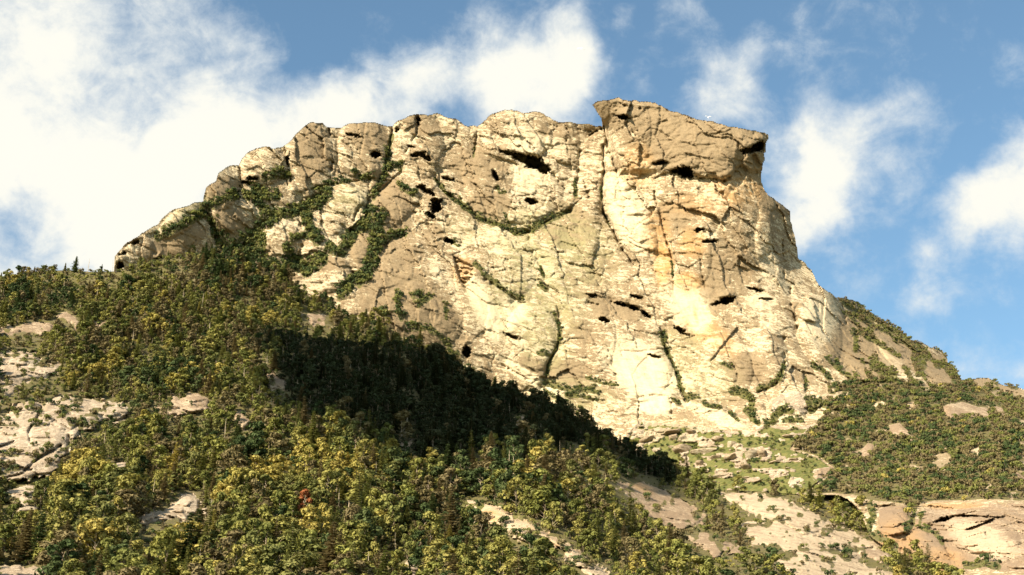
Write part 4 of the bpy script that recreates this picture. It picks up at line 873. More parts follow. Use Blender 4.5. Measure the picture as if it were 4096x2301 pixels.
RW = Z('D', [(1282, 100), (1282, 158), (1310, 240), (1350, 330), (1400, 400), (1410, 520), (1300, 560), (1400, 715), (1520, 700), (1700, 722), (1950, 745), (2120, 735), (2200, 752), (2400, 790), (2547, 835), (3300, 1000), (3300, 600), (1600, 100)])
mcell[inpoly(X, Y, RW) & (mcell == 0)] = 10
mcell[(hill_w > 0) & (mcell == 0)] = 11
mcell[br & (mcell != 1)] = 12
mcell[bw & (mcell == 0)] = 13
mcell[mlab > 0] = mlab[mlab > 0]
DOME = [('D', [(910, 900), (925, 840), (965, 795), (1000, 790), (1050, 820), (1078, 870), (1070, 920), (1040, 940), (980, 915), (930, 910)], 'large pale dome shaped rock at the cliff foot above dark bushes'),
        ('D', [(825, 920), (830, 860), (870, 815), (920, 810), (905, 850), (870, 890), (845, 930)], 'curved pale rock flake left of the dome at the cliff foot')]
for i, (k, pts, lb) in enumerate(DOME):
    mcell[inpoly(X, Y, Z(k, pts))] = 30 + i
BR1 = Z('I', [(1690, 500), (1720, 485), (1860, 485), (1905, 520), (1905, 600), (1870, 680), (1850, 780), (1800, 780), (1700, 700)])
mcell[inpoly(X, Y, BR1) & (mcell == 12)] = 14
cells, Q, qi, qj = quads(INM)
qc = mcell[qi, qj]
Pm = PM.reshape(-1, 3)
Xr, Yr = X.ravel(), Y.ravel()
def on_sky(x, y):
    d, _ = dist_line(x, y, M_TOP, False, 4)
    return d < 1.6
def seg_mesh(nm, sel, mat, parent=None, own=True):
    p, q, a = submesh(Pm, Q, sel, {**aM, '_x': Xr, '_y': Yr})
    x_, y_ = a.pop('_x'), a.pop('_y')
    p, q, a = skirt(p, q, x_, y_, a, on_sky, M_OUT)
    o = make_mesh(nm, p, q, mat, a, True, loc=p.mean(0) if own else None)
    if parent:
        o.parent = parent
        o.location = Vector(o.location) - parent.location
    return o
cliff = seg_mesh('cliff_mountain', qc == 0, MAT['cliff'], own=False)
tag(cliff, 'pale sunlit granite cliff mountain filling the middle of the view', None, None, 'structure')
o = seg_mesh('summit_prow', qc == 1, MAT['cliff'], cliff); o['label'] = 'tan overhanging summit prow jutting out to the right'
for i, (k, pts, nm, lb) in enumerate(PILLARS):
    o = seg_mesh(nm, qc == 2 + i, MAT['cliff'], cliff); o['label'] = lb
tag(seg_mesh('right_ridge_hill', qc == 10, MAT['cliff'], own=False), 'rocky ridge falling to the right behind the cliff', None, None, 'structure')
tag(seg_mesh('bushy_hill', qc == 11, MAT['soil'], own=False), 'rounded bush covered hill on the right', None, None, 'structure')
tag(seg_mesh('talus_terrain', qc == 13, MAT['slab'], own=False), 'grassy bowl with scree at the foot of the cliff', None, None, 'structure')
tag(seg_mesh('rock_wall', qc == 12, MAT['tanslab']), 'big pale rock face in the bottom right corner with a dark overhang line', 'rock outcrop')
tag(seg_mesh('rock_wall', qc == 14, MAT['tanslab']), 'orange tan rock block left of the corner rock face', 'rock outcrop')
for i, (k, pts, lb) in enumerate(HR):
    if (qc == 20 + i).any():
        tag(seg_mesh('hill_rock', qc == 20 + i, MAT['tanslab']), lb, 'rock outcrop', 'rocks showing through the bushy hill')
for i, (k, pts, lb) in enumerate(DOME):
    tag(seg_mesh('dome_rock', qc == 30 + i, MAT['slab']), lb, 'rock outcrop')

# ------------------------------------------------------------------ valley floor out to the horizon
gv = []
R = [0, 60, 140, 190, 260, 600, 1500, 4000, 12000]
for r in R:
    for k in range(48):
        a = 2 * math.pi * k / 48
        gv.append((r * math.cos(a), r * math.sin(a), -0.4 * (r > 0)))
gfc = []
for i in range(len(R) - 1):
    for k in range(48):
        a, b_ = i * 48 + k, i * 48 + (k + 1) % 48
        gfc.append((a, a + 48, b_ + 48, b_))
MAT['meadow'] = plain('valley_turf', (.09, .10, .03), (.14, .12, .05), .05)
g = make_mesh('valley_ground', gv, gfc, MAT['meadow'])
tag(g, 'level valley floor in front of the mountain', None, None, 'structure')

# ------------------------------------------------------------------ surface lookup
def sampler(xs, ys, Dg):
    def f(x, y):
        x = np.asarray(x, float); y = np.asarray(y, float)
        i = np.clip(np.searchsorted(xs, x) - 1, 0, len(xs) - 2); j = np.clip(np.searchsorted(ys, y) - 1, 0, len(ys) - 2)
        tx = np.clip((x - xs[i]) / (xs[i + 1] - xs[i]), 0, 1); ty = np.clip((y - ys[j]) / (ys[j + 1] - ys[j]), 0, 1)
        return (Dg[j, i] * (1 - tx) + Dg[j, i + 1] * tx) * (1 - ty) + (Dg[j + 1, i] * (1 - tx) + Dg[j + 1, i + 1] * tx) * ty
    return f
def lookup(xs, ys, G):
    def f(x, y):
        i = np.clip(np.round(np.interp(x, xs, np.arange(len(xs)))).astype(int), 0, len(xs) - 1)
        j = np.clip(np.round(np.interp(y, ys, np.arange(len(ys)))).astype(int), 0, len(ys) - 1)
        return G[j, i]
    return f
sF = sampler(F_GRID[0], F_GRID[1], F_GRID[2]); lF = lookup(F_GRID[0], F_GRID[1], F_GRID[3]); iF = lookup(F_GRID[0], F_GRID[1], F_GRID[4])
sM = sampler(mx_, my_, DMM); vM = lookup(mx_, my_, vegM); cM = lookup(mx_, my_, mcell); iM = lookup(mx_, my_, INM); hM = lookup(mx_, my_, hill_w); bM = lookup(mx_, my_, bowl_w)

# ------------------------------------------------------------------ tree prototypes (unit height, base at origin)
class TB:
    def __init__(s): s.v = []; s.f = []
    def tri(s, a, b, c):
        n = len(s.v); s.v += [a, b, c]; s.f.append((n, n + 1, n + 2, n + 2))
    def quad(s, a, b, c, d):
        n = len(s.v); s.v += [a, b, c, d]; s.f.append((n, n + 1, n + 2, n + 3))
    def tube(s, pts, rad, k=5):
        n = len(s.v)
        for p, r in zip(pts, rad):
            for j in range(k):
                a = 2 * math.pi * j / k
                s.v.append((p[0] + r * math.cos(a), p[1] + r * math.sin(a), p[2]))
        for i in range(len(pts) - 1):
            for j in range(k):
                a = n + i * k + j; b = n + i * k + (j + 1) % k
                s.f.append((a, b, b + k, a + k))
    def limb(s, p, q, r0, r1, k=3):
        p = Vector(p); q = Vector(q); d = (q - p).normalized()
        u = d.orthogonal().normalized(); w = d.cross(u)
        n = len(s.v)
        for c, r in ((p, r0), (q, r1)):
            for j in range(k):
                a = 2 * math.pi * j / k
                s.v.append(tuple(c + u * r * math.cos(a) + w * r * math.sin(a)))
        for j in range(k):
            s.f.append((n + j, n + (j + 1) % k, n + k + (j + 1) % k, n + k + j))
def to_mesh(name, tb, mat):
    me = bpy.data.meshes.new(name)
    fs = [f if f[2] != f[3] else f[:3] for f in tb.f]
    me.from_pydata([tuple(v) for v in tb.v], [], fs)
    me.materials.append(mat)
    return me
def leafy(tb, c, nrm, s, rg, k=1):
    """a ragged leaf clump lying roughly along the crown's outside"""
    nrm = Vector(nrm).normalized()
    for _ in range(k):
        nn = (nrm + Vector((rg.uniform(-1, 1), rg.uniform(-1, 1), rg.uniform(-.6, 1.1))) * .32).normalized()
        u_ = nn.orthogonal().normalized(); w_ = nn.cross(u_)
        a = rg.uniform(0, 6.283)
        d = (u_ * math.cos(a) + w_ * math.sin(a)) * s; e = nn.cross(d).normalized() * s * .7
        p = Vector(c)
        tb.quad(p - d * .6 - e * rg.uniform(0, .4), p + e * rg.uniform(-.9, -.3) + nn * s * .12, p + d * rg.uniform(.4, .7), p + e * rg.uniform(.4, .9) - nn * s * .1)
def spray(tb, c, s, rg, flat=.35, up=0.0):
    """one ragged leaf-clump of three bent blades"""
    for _ in range(2):
        a = rg.uniform(0, 6.283); t = rg.uniform(-.9, .9) * flat
        d = Vector((math.cos(a), math.sin(a), t + up)) * s
        e = Vector((-math.sin(a), math.cos(a), rg.uniform(-.6, .6))) * s * .55
        p = Vector(c)
        tb.quad(p - d * .5 - e * .4, p + e * rg.uniform(-1, -.3), p + d * .6, p + e * rg.uniform(.4, 1))
def spruce(seed, slim=.17, droop=.25, sparse=1.0):
    rg = random.Random(seed); t = TB(); c = TB()
    bend = (rg.uniform(-.02, .02), rg.uniform(-.02, .02))
    def ax(z): return (bend[0] * math.sin(z * 3), bend[1] * math.sin(z * 2.5), z)
    zs = [-.12, 0, .25, .5, .75, .97]
    t.tube([ax(z) for z in zs], [.014, .012, .010, .007, .004, .002])
    z = .04 + rg.uniform(0, .05)
    while z < .98:
        L = slim * (1 - z) ** .8 * rg.uniform(.75, 1.25) + .012
        nb = max(3, int((5 + 5 * (1 - z)) * sparse))
        a0 = rg.uniform(0, 6.28)
        for j in range(nb):
            if rg.random() > .9 * sparse: continue
            a = a0 + 6.283 * j / nb + rg.uniform(-.3, .3)
            l = L * rg.uniform(.6, 1.2)
            d = Vector((math.cos(a), math.sin(a), 0)); e = Vector((-math.sin(a), math.cos(a), 0))
            p = Vector(ax(z)); prev = p
            steps = max(2, int(l / .045))
            for k in range(1, steps + 1):
                f = k / steps
                q = p + d * l * f + Vector((0, 0, -droop * l * f + .10 * l * f * f + rg.uniform(-.008, .008)))
                w = (.032 + .026 * (1 - f)) * rg.uniform(.7, 1.3)
                hgt = rg.uniform(-.012, .004)
                c.quad(prev + e * w, prev + d * .01 - e * w + Vector((0, 0, hgt)), q - e * w * .8 + Vector((0, 0, hgt)), q + e * w * .8)
                if rg.random() < .6: spray(c, q, .05, rg)
                prev = q
        z += .036 + .02 * (1 - z) * rg.uniform(.6, 1.3)
    c.tri((.006, 0, .93), (-.006, .004, .93), (bend[0] * .1, bend[1] * .1, 1.02))
    return t, c
def broadleaf(seed, wid=.40, low=.10, n=520, leaf=.07):
    rg = random.Random(seed); t = TB(); c = TB()
    lean = (rg.uniform(-.06, .06), rg.uniform(-.06, .06))
    t.tube([(0, 0, -.12), (0, 0, 0), (lean[0] * .4, lean[1] * .4, .3), (lean[0], lean[1], .6)], [.018, .014, .010, .006])
    lumps = []
    k = rg.randint(9, 13)
    for i in range(k):
        z = low + (1 - low) * ((i + .5) / k) ** .85
        rr = wid * math.sin(min(1, (1.12 - z) * 1.25) * 1.5) * rg.uniform(.35, .85)
        a = rg.uniform(0, 6.283)
        s = rg.uniform(.09, .18) * (1.1 - .4 * z)
        lumps.append((lean[0] + rr * math.cos(a), lean[1] + rr * math.sin(a), min(z, .93), s))
        t.limb((lean[0] * .5, lean[1] * .5, max(.15, z - .22)), lumps[-1][:3], .009, .003)
    lumps.append((lean[0], lean[1], .90, .10))
    for i in range(n):
        x, y, z, s = lumps[rg.randrange(len(lumps))]
        a = rg.uniform(0, 6.283); u_ = rg.uniform(-.75, 1); r = s * rg.uniform(.75, 1.1)
        h = math.sqrt(1 - u_ * u_)
        p = (x + r * h * math.cos(a) * 1.2, y + r * h * math.sin(a) * 1.2, z + r * u_ * .8)
        leafy(c, p, (h * math.cos(a), h * math.sin(a), u_ + .15), leaf * rg.uniform(.6, 1.4), rg, 2)
        if i % 4 == 0: spray(c, (x + 1.25 * r * h * math.cos(a) * 1.2, y + 1.25 * r * h * math.sin(a) * 1.2, z + 1.2 * r * u_ * .8), leaf * 1.1, rg, .6)
    return t, c
def shrub(seed, n=110, w=.75):
    rg = random.Random(seed); t = TB(); c = TB()
    for j in range(4):
        a = rg.uniform(0, 6.28)
        t.limb((0, 0, -.25), (.3 * math.cos(a), .3 * math.sin(a), .6), .03, .012)
    lumps = [(rg.uniform(-w, w) * .55, rg.uniform(-w, w) * .55, rg.uniform(.3, .72), rg.uniform(.22, .40)) for _ in range(6)]
    for i in range(n):
        x, y, z, s = lumps[rg.randrange(len(lumps))]
        a = rg.uniform(0, 6.283); u_ = rg.uniform(-.6, 1); h = math.sqrt(1 - u_ * u_); r = s * rg.uniform(.7, 1.1)
        leafy(c, (x + r * h * math.cos(a), y + r * h * math.sin(a), z + r * u_ * .8), (h * math.cos(a), h * math.sin(a), u_ + .2), .2 * rg.uniform(.6, 1.3), rg, 2)
    return t, c
def snag(seed, n=14):
    rg = random.Random(seed); t = TB(); c = TB()
    pts = [(rg.uniform(-.012, .012), rg.uniform(-.012, .012), z) for z in (-.1, 0, .3, .55, .8, 1.0)]
    t.tube(pts, [.026, .023, .019, .015, .010, .004])
    for i in range(n):
        z = rg.uniform(.3, .95); a = rg.uniform(0, 6.28); l = rg.uniform(.05, .16) * (1.15 - z)
        c.limb((0, 0, z), (l * math.cos(a), l * math.sin(a), z + rg.uniform(-.03, .06)), .007, .002)
    return t, c

SHAPES = {'spruce_tree': [spruce(1, .27), spruce(2, .23, .3), spruce(3, .33, .2), spruce(4, .20, .3, .85)],
          'broadleaf_tree': [broadleaf(11), broadleaf(12, .48, .06), broadleaf(13, .34, .1), broadleaf(14, .52, .05, 620), broadleaf(15, .44, .08)],
          'shrub': [shrub(21), shrub(22, 120, .95), shrub(23, 100, .6)],
          'dead_tree': [snag(31), snag(32, 20), snag(33, 7)]}
MESH = {}
def meshes_for(kind, pal, var):
    key = (kind, pal, var)
    if key not in MESH:
        t, c = SHAPES[kind][var]
        tm = to_mesh('trunk', t, PALE if kind == 'dead_tree' or pal == 'rust' else BARK)
        cm = to_mesh('crown', c, PALE if kind == 'dead_tree' else FOL[pal])
        MESH[key] = (tm, cm)
    return MESH[key]

# ------------------------------------------------------------------ planting plan
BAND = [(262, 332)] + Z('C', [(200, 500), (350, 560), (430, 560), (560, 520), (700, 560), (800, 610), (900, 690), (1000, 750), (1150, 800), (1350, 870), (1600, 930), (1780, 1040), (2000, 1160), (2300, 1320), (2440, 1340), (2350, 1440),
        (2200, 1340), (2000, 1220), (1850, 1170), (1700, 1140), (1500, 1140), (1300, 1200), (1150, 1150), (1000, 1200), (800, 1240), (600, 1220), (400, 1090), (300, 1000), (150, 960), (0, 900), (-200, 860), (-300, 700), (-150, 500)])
YEL = [('H', 130, 510, 150, 90, 0), ('H', 780, 520, 340, 75, 0), ('H', 350, 640, 300, 120, 0), ('H', 1980, 510, 130, 60, 0), ('H', 1700, 440, 90, 60, 0), ('G', 1300, 600, 90, 60, 0), ('G', 2200, 680, 260, 90, 0), ('G', 2400, 500, 170, 90, 0), ('G', 600, 680, 250, 80, 0), ('G', 900, 560, 250, 60, 0),
       ('E', 290, 240, 90, 40, 0), ('E', 80, 280, 90, 30, 0), ('E', 1130, 590, 70, 50, 0), ('E', 1720, 510, 120, 40, 0), ('G', 200, 930, 250, 60, 0), ('J', 850, 660, 200, 60, 0), ('J', 500, 850, 450, 60, -8), ('G', 1800, 890, 130, 60, 0), ('G', 700, 1330, 200, 60, 0), ('H', 100, 1150, 130, 50, 0), ('G', 1300, 1350, 300, 60, 0), ('I', 740, 820, 130, 80, 0)]
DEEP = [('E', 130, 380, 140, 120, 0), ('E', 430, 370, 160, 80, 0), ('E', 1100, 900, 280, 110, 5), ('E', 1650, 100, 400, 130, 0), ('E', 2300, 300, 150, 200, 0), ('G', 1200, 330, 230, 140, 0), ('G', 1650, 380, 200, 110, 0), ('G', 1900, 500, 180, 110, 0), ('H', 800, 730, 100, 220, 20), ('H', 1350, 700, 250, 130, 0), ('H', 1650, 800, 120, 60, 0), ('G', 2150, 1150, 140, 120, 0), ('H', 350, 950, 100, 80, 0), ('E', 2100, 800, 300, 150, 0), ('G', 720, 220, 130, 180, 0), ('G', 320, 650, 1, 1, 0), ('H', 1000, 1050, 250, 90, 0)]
BRN = [('E', 1050, 560, 200, 120, 0), ('E', 600, 700, 200, 80, 0), ('E', 1700, 250, 350, 130, 0), ('G', 1500, 1050, 600, 150, 0), ('G', 700, 480, 160, 60, 0), ('H', 1900, 700, 350, 160, 0), ('H', 1300, 460, 80, 120, 0), ('H', 1150, 1000, 200, 160, 0), ('G', 600, 800, 160, 100, 0), ('H', 2200, 950, 200, 160, 0), ('E', 1700, 700, 200, 120, 0), ('E', 1300, 200, 160, 120, 0)]
def blobs_at(lst, x, y):
    r = np.zeros(x.shape)
    for a in lst: r = np.maximum(r, blob(x, y, *a[:6]))
    return r
SP_XY = [Z(k, [(a, b)])[0] for k, a, b in (('E', 510, 150), ('E', 596, 150), ('E', 765, 150), ('G', 2400, 980), ('G', 2380, 1040), ('G', 520, 1040), ('G', 310, 1000), ('G', 820, 380), ('G', 1780, 300), ('H', 385, 880), ('H', 250, 1210), ('H', 755, 1220), ('H', 1370, 540))]
def near_special(x, y):
    return any(abs(x - a) < 9 and -3 < y - b < 22 for a, b in SP_XY)
WR = [i + 1 for i, q in enumerate(OUTCROPS) if q[0] in ('white_rock', 'ochre_slab')]
rg = np.random.RandomState(5)
plan = []      # kind, palette, variant, pos, height, apparent px, zone
def jitter_points(x0, x1, y0, y1, sx_fn, sy_fn):
    pts = []
    y = y0
    while y < y1:
        sx = sx_fn(y); x = x0 + rg.uniform(0, sx)
        while x < x1:
            pts.append((x + rg.uniform(-.5, .5) * sx, y + rg.uniform(-.5, .5) * sy_fn(y)))
            x += sx
        y += sy_fn(y)
    return np.array(pts)
pts = jitter_points(-30, 960, 246, 640, lambda y: 5.8 + max(0, y - 262) / 313 * 8.0, lambda y: 3.3 + max(0, y - 262) / 313 * 3.9)
ex = jitter_points(420, 700, 340, 482, lambda y: 4.2, lambda y: 3.0)
ex = ex[inpoly(ex[:, 0], ex[:, 1], BAND)]
pts = np.concatenate([pts, ex])
x, y = pts[:, 0], pts[:, 1]
keep = iF(x, y) & (lF(x, y) == 0)
x, y = x[keep], y[keep]
bj = fbm(np.stack([x / 9, y / 7, x * 0], -1), 3, 88) * 26
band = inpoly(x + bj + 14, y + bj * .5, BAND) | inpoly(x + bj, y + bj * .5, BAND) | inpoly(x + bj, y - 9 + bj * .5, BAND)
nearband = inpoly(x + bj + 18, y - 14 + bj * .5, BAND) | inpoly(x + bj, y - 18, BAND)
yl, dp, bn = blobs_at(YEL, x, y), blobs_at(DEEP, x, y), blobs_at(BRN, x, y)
D = sF(x, y)
PP = CAM + rays(x, y) * D[:, None]
under_rows = []
clear = fbm(np.stack([x / 22, y / 14, x * 0], -1), 3, 91)
for i in range(len(x)):
    hp = 9.5 / D[i] * FPX
    ol = lF(np.array([x[i], x[i], x[i]]), np.array([y[i] - hp * .35, y[i] - hp * .75, y[i] - hp])); over = ol > 0
    tight = y[i] > 440 and (np.isin(ol, WR).any() or (x[i] > 520 and over.any()))
    if not tight and y[i] > 440:
        xx_ = np.array([x[i] - 4, x[i] + 4, x[i] - 4, x[i] + 4]); yy_ = np.array([y[i] - hp * .5, y[i] - hp * .5, y[i] - hp, y[i] - hp])
        tight = np.isin(lF(xx_, yy_), WR).any()
    if tight:
        if rg.rand() < .85: continue
        h_cap = 2.6
    else: h_cap = 99
    short = over.any()
    r = rg.rand(); h = rg.uniform(4.6, 9.6) * (1.15 + .7 * clear[i]) * (1 + .28 * sstep(y[i], 400, 500) * (1 - sstep(x[i], 520, 620)))
    if y[i] < 330: h *= .8
    if y[i] < 287 and x[i] < 200: h *= .62
    if near_special(x[i], y[i]): h *= .33
    h = min(h, h_cap)
    if band[i]: pal = 'dark' if r < .93 else 'brown'; kind = 'spruce_tree' if rg.rand() < .38 else 'broadleaf_tree'  # trees in the shadow band take the shade-darkened foliage
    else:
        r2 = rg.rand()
        if nearband[i] and r2 < .55 and yl[i] < .3: pal = 'deep' if r2 < .22 else 'dark'  # band edge blends into the shade-darkened foliage
        elif r2 < .8 * yl[i] + .02: pal = 'yellow'
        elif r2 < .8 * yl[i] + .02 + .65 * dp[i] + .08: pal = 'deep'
        elif rg.rand() < .5 * bn[i] + .22: pal = 'brown'
        elif rg.rand() < (.45 if y[i] > 450 else .24): pal = 'lime'
        else: pal = 'green'
        kind = 'spruce_tree' if rg.rand() < (.06 if pal in ('yellow', 'lime') else .38) else 'broadleaf_tree'
    if kind == 'spruce_tree' and h_cap > 50: h *= rg.uniform(.9, 1.35)
    if short:
        if over[0] and rg.rand() < .85: continue
        if rg.rand() < .2: continue
        h *= .5; kind = 'broadleaf_tree' if kind == 'spruce_tree' and rg.rand() < .5 else kind
    if clear[i] > .35 and rg.rand() < .5: h *= .55
    under_rows.append(['shrub', pal, rg.randint(3), CAM + rays(x[i] + rg.uniform(-3, 3), y[i] + rg.uniform(-2, 2)) * D[i], rg.uniform(1.6, 3.2) * (.6 if short else 1), 0, '', x[i], y[i]])
    if rg.rand() < .022 and y[i] > 285:
        kind = 'dead_tree'; pal = 'pale'; h = rg.uniform(5, 9.5) * (.55 if short else 1)
    zone = 'band' if band[i] else ('low' if y[i] > 455 else ('upper' if y[i] < 340 else 'mid'))
    zone += '_l' if x[i] < 300 else '_r'
    plan.append([kind, pal, rg.randint(len(SHAPES[kind])), PP[i], h, h / D[i] * FPX, zone, x[i], y[i]])
pts = jitter_points(-20, 940, 250, 600, lambda y: 5.0 + max(0, y - 262) / 313 * 2, lambda y: 3.4 + max(0, y - 262) / 313 * 1.6)
pts = pts[iF(pts[:, 0], pts[:, 1]) & (lF(pts[:, 0], pts[:, 1]) == 0) & ~np.isin(lF(pts[:, 0], pts[:, 1] - 5), WR)]
bnd = inpoly(pts[:, 0] + 6, pts[:, 1], BAND); ud = sF(pts[:, 0], pts[:, 1]); yb = blobs_at(YEL, pts[:, 0], pts[:, 1])
for (a, b), q, d_, yy in zip(pts, bnd, ud, yb):
    r = rg.rand()
    pal = 'dark' if q else ('yellow' if r < .4 * yy else ('brown' if r < .3 else ('deep' if r < .45 else ('lime' if r < .6 else 'green'))))  # undergrowth in the band is darkened for shade as well
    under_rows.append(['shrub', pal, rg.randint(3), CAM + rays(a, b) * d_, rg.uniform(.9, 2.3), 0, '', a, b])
# bushes rooted in the seams of the slabs
pts = jitter_points(-5, 900, 340, 590, lambda y: 4.5, lambda y: 3.2)
pp = lookup(F_GRID[0], F_GRID[1], pat)(pts[:, 0], pts[:, 1])
for (a, b), q in zip(pts, pp):
    if iF(np.array([a]), np.array([b]))[0] and lF(np.array([a]), np.array([b]))[0] > 0 and q > (.2 if a < 600 else .33) and rg.rand() < .8:
        d_ = float(sF(a, b)); s_ = rg.uniform(1.2, 3.2)
        under_rows.append(['shrub', ('deep', 'green', 'brown')[rg.randint(3)], rg.randint(3), CAM + rays(a, b) * d_, s_, 0, '', a, b])
# shrubs and small trees on the mountain: ledges, bowl edge, right hill
pts = jitter_points(95, 1060, 150, 640, lambda y: 2.9 + max(0, y - 380) * .012, lambda y: 2.0 + max(0, y - 380) * .008)
x, y = pts[:, 0], pts[:, 1]
vv = vM(x, y); cc = cM(x, y); hh = hM(x, y); bb = bM(x, y)
keep = iM(x, y) & (vv > .45) & ~inpoly(x, y, [(p[0], p[1] + 3) for p in F_OUT])
x, y, hh, bb, cc = x[keep], y[keep], hh[keep], bb[keep], cc[keep]
D = sM(x, y); PP = CAM + rays(x, y) * D[:, None]
hn = fbm(np.stack([x / 14, y / 8, x * 0], -1), 3, 95)
for i in range(len(x)):
    if bb[i] > .3 and hh[i] < .1:
        if rg.rand() > (.55 if hn[i] > .05 else .16): continue
        s = rg.uniform(.9, 2.4); pal = 'deep' if rg.rand() < .4 else 'green'; zone = 'bowl'
    elif hh[i] > .1:
        if rg.rand() > .80: continue
        s = rg.uniform(1.8, 3.8) * (1.15 if y[i] > 430 else 1); zone = 'hill'
        pal = 'deep' if hn[i] > .05 and rg.rand() < .6 else ('brown' if rg.rand() < .55 else 'green')
        if rg.rand() < .015: pal = 'yellow'
    elif cc[i] == 10:
        s = rg.uniform(1.4, 3.0); zone = 'ridge'; pal = 'brown' if rg.rand() < .4 else 'green'
    else:
        s = rg.uniform(1.2, 3.0) * (1.6 if x[i] < 420 else .9); zone = 'ledge_l' if x[i] < 420 else 'ledge_r'; pal = 'deep' if rg.rand() < .5 else 'green'
    plan.append(['shrub', pal, rg.randint(3), PP[i], s, s / D[i] * FPX, zone, x[i], y[i]])

CAT = {'spruce_tree': 'spruce tree', 'broadleaf_tree': 'tree', 'shrub': 'shrub', 'dead_tree': 'dead tree'}

LM = [(12, 560, 'in the bottom left corner'), (45, 565, 'at the bottom edge near the left corner'), (80, 560, 'at the bottom, a little right of the corner'), (75, 515, 'between bright cream slab and bottom corner'), (140, 560, 'at the bottom, lower left of the knuckle rock'),
      (175, 562, 'at the bottom, right under the knuckle rock'), (215, 565, 'at the bottom, right of the knuckle rock'), (215, 515, 'close right of the knuckle shaped rock'), (250, 515, 'between knuckle shaped rock and rust red tree'), (290, 565, 'at the bottom edge under the rust red tree'), (300, 535, 'just below the rust red tree'),
      (340, 530, 'lower right of the rust red tree'), (370, 565, 'at the bottom edge left of the bottom white rock'), (390, 530, 'above the bottom white rock'), (430, 565, 'at the bottom edge right of the bottom white rock'), (440, 535, 'upper right of the bottom white rock'), (500, 565, 'at the bottom edge left of the ochre slab'), (480, 525, 'close left of the ochre slab'),
      (545, 570, 'at the bottom edge beside the ochre slab'), (600, 560, 'at the bottom edge right of the ochre slab end'), (600, 535, 'between ochre slab and sloping tan slab'), (670, 565, 'at the bottom edge under the small tan slab'), (740, 565, 'at the bottom edge left of the streaked slab'), (740, 535, 'on the left rim of the streaked slab'), (140, 515, 'left under the knuckle shaped rock'), (20, 500, 'on the left edge below the slabs'),
      (40, 285, 'below the left skyline'), (95, 300, 'below the tallest skyline spruce'), (170, 300, 'on the open slope left of the rock pillars'), (250, 300, 'below the middle rock pillars'), (320, 312, 'under the lowest pillar rocks'),
      (15, 315, 'in the clump at the upper left edge'), (60, 340, 'around the tan rounded rock'), (120, 335, 'in the middle of the upper left forest'), (190, 345, 'halfway up the left forest'), (255, 350, 'left of the slanting tan rock'), (325, 335, 'around the slanting tan rock'), (390, 345, 'at the foot of the cliff'),
      (50, 375, 'above the cracked slab'), (110, 385, 'just above the cracked slab'), (180, 385, 'above the tan ledge'), (240, 400, 'right of the tan ledge'), (290, 390, 'beside the pinkish rock'), (150, 440, 'right of the cracked slab'), (210, 440, 'under the tan ledge'), (260, 430, 'beside the tan pointed rock'),
      (300, 455, 'along the lower left rim of the shade'), (350, 465, 'in the yellow clump under the shade'), (420, 470, 'under the middle of the shade'), (480, 455, 'at the lower rim of the shade'), (540, 460, 'under the right part of the shade'), (600, 475, 'near the right end of the shade'),
      (40, 480, 'around the bright cream slab'), (100, 485, 'left of the knuckle shaped rock'), (170, 475, 'above the knuckle shaped rock'), (230, 480, 'upper right of the knuckle shaped rock'), (300, 500, 'around the rust red tree'), (360, 510, 'right of the rust red tree'), (430, 510, 'left of the ochre slab top'),
      (40, 535, 'below the bright cream slab'), (110, 535, 'at the bottom left, clear of the slabs'), (180, 535, 'below the knuckle shaped rock'), (250, 545, 'at the bottom below the rust red tree'), (330, 550, 'at the bottom left of centre'), (400, 555, 'around the bottom white rock'), (470, 550, 'left of the ochre slab foot'),
      (500, 500, 'above the ochre slab'), (560, 505, 'right of the ochre slab top'), (610, 510, 'beside the sloping tan slab'), (560, 550, 'right of the ochre slab'), (640, 550, 'left of the small tan slab'), (700, 565, 'below the small tan slab'), (670, 530, 'between the two tan slabs'), (720, 495, 'at the top of the streaked slab'), (790, 560, 'beside the streaked slab foot'),
      (400, 390, 'in the upper left of the shade'), (460, 410, 'in the heart of the shade'), (530, 430, 'in the shade under the ridge edge'), (600, 445, 'in the right of the shade'), (660, 468, 'at the right tip of the shaded ridge'), (350, 420, 'at the left of the shade')]
HM = [(895, 475, 'on the lower left flank of the hill'), (915, 490, 'above the gap beside the orange tan block'), (945, 495, 'on the hill foot above the middle of the corner rock face'), (985, 495, 'on the hill foot above the right of the corner rock face'), (960, 460, 'below the pair of pale rocks'), (1010, 465, 'low on the right edge of the hill'), (870, 455, 'upper left of the hooked rock'), (925, 410, 'between hill crest and hooked rock'), (845, 470, 'at the left foot of the hill'), (880, 430, 'on the left flank of the hill'), (900, 400, 'on the top left of the hill'), (950, 385, 'on the crest of the hill'), (1000, 400, 'right of the broad hill rock'), (950, 415, 'just left of the broad hill rock'), (905, 450, 'around the hooked rock'), (945, 435, 'above the pair of pale rocks'),
      (980, 440, 'right of the pair of pale rocks'), (930, 480, 'below the hooked rock'), (980, 475, 'in the middle of the lower hill'), (1015, 440, 'at the right edge of the hill'), (1010, 490, 'above the corner rock face'), (890, 490, 'above the orange tan block')]
PM = [(160, 225, 'on the sloping left shoulder of the cliff'), (205, 195, 'below the leftmost skyline pillar'), (245, 185, 'below the pillar with striped overhangs'), (215, 235, 'left of the green wedge between pillars'), (240, 215, 'at the top of the green wedge'), (250, 250, 'in the middle of the green wedge'),
      (290, 205, 'along the diagonal ledge of the green wedge'), (310, 195, 'at the right end of the diagonal green ledge'), (300, 235, 'between the two pale rock lumps in the gully'), (285, 265, 'under the pale rock lumps'), (320, 255, 'above the lowest tan rock lump'), (345, 225, 'in the upper right gully'), (370, 240, 'beside the narrow tan fin'), (355, 275, 'in the lower right gully'),
      (390, 235, 'on the short ledge right of the gully'), (385, 175, 'in the crack under the twin round caves'), (340, 300, 'at the foot of the right gully'), (390, 310, 'at the cliff foot left of the wall')]
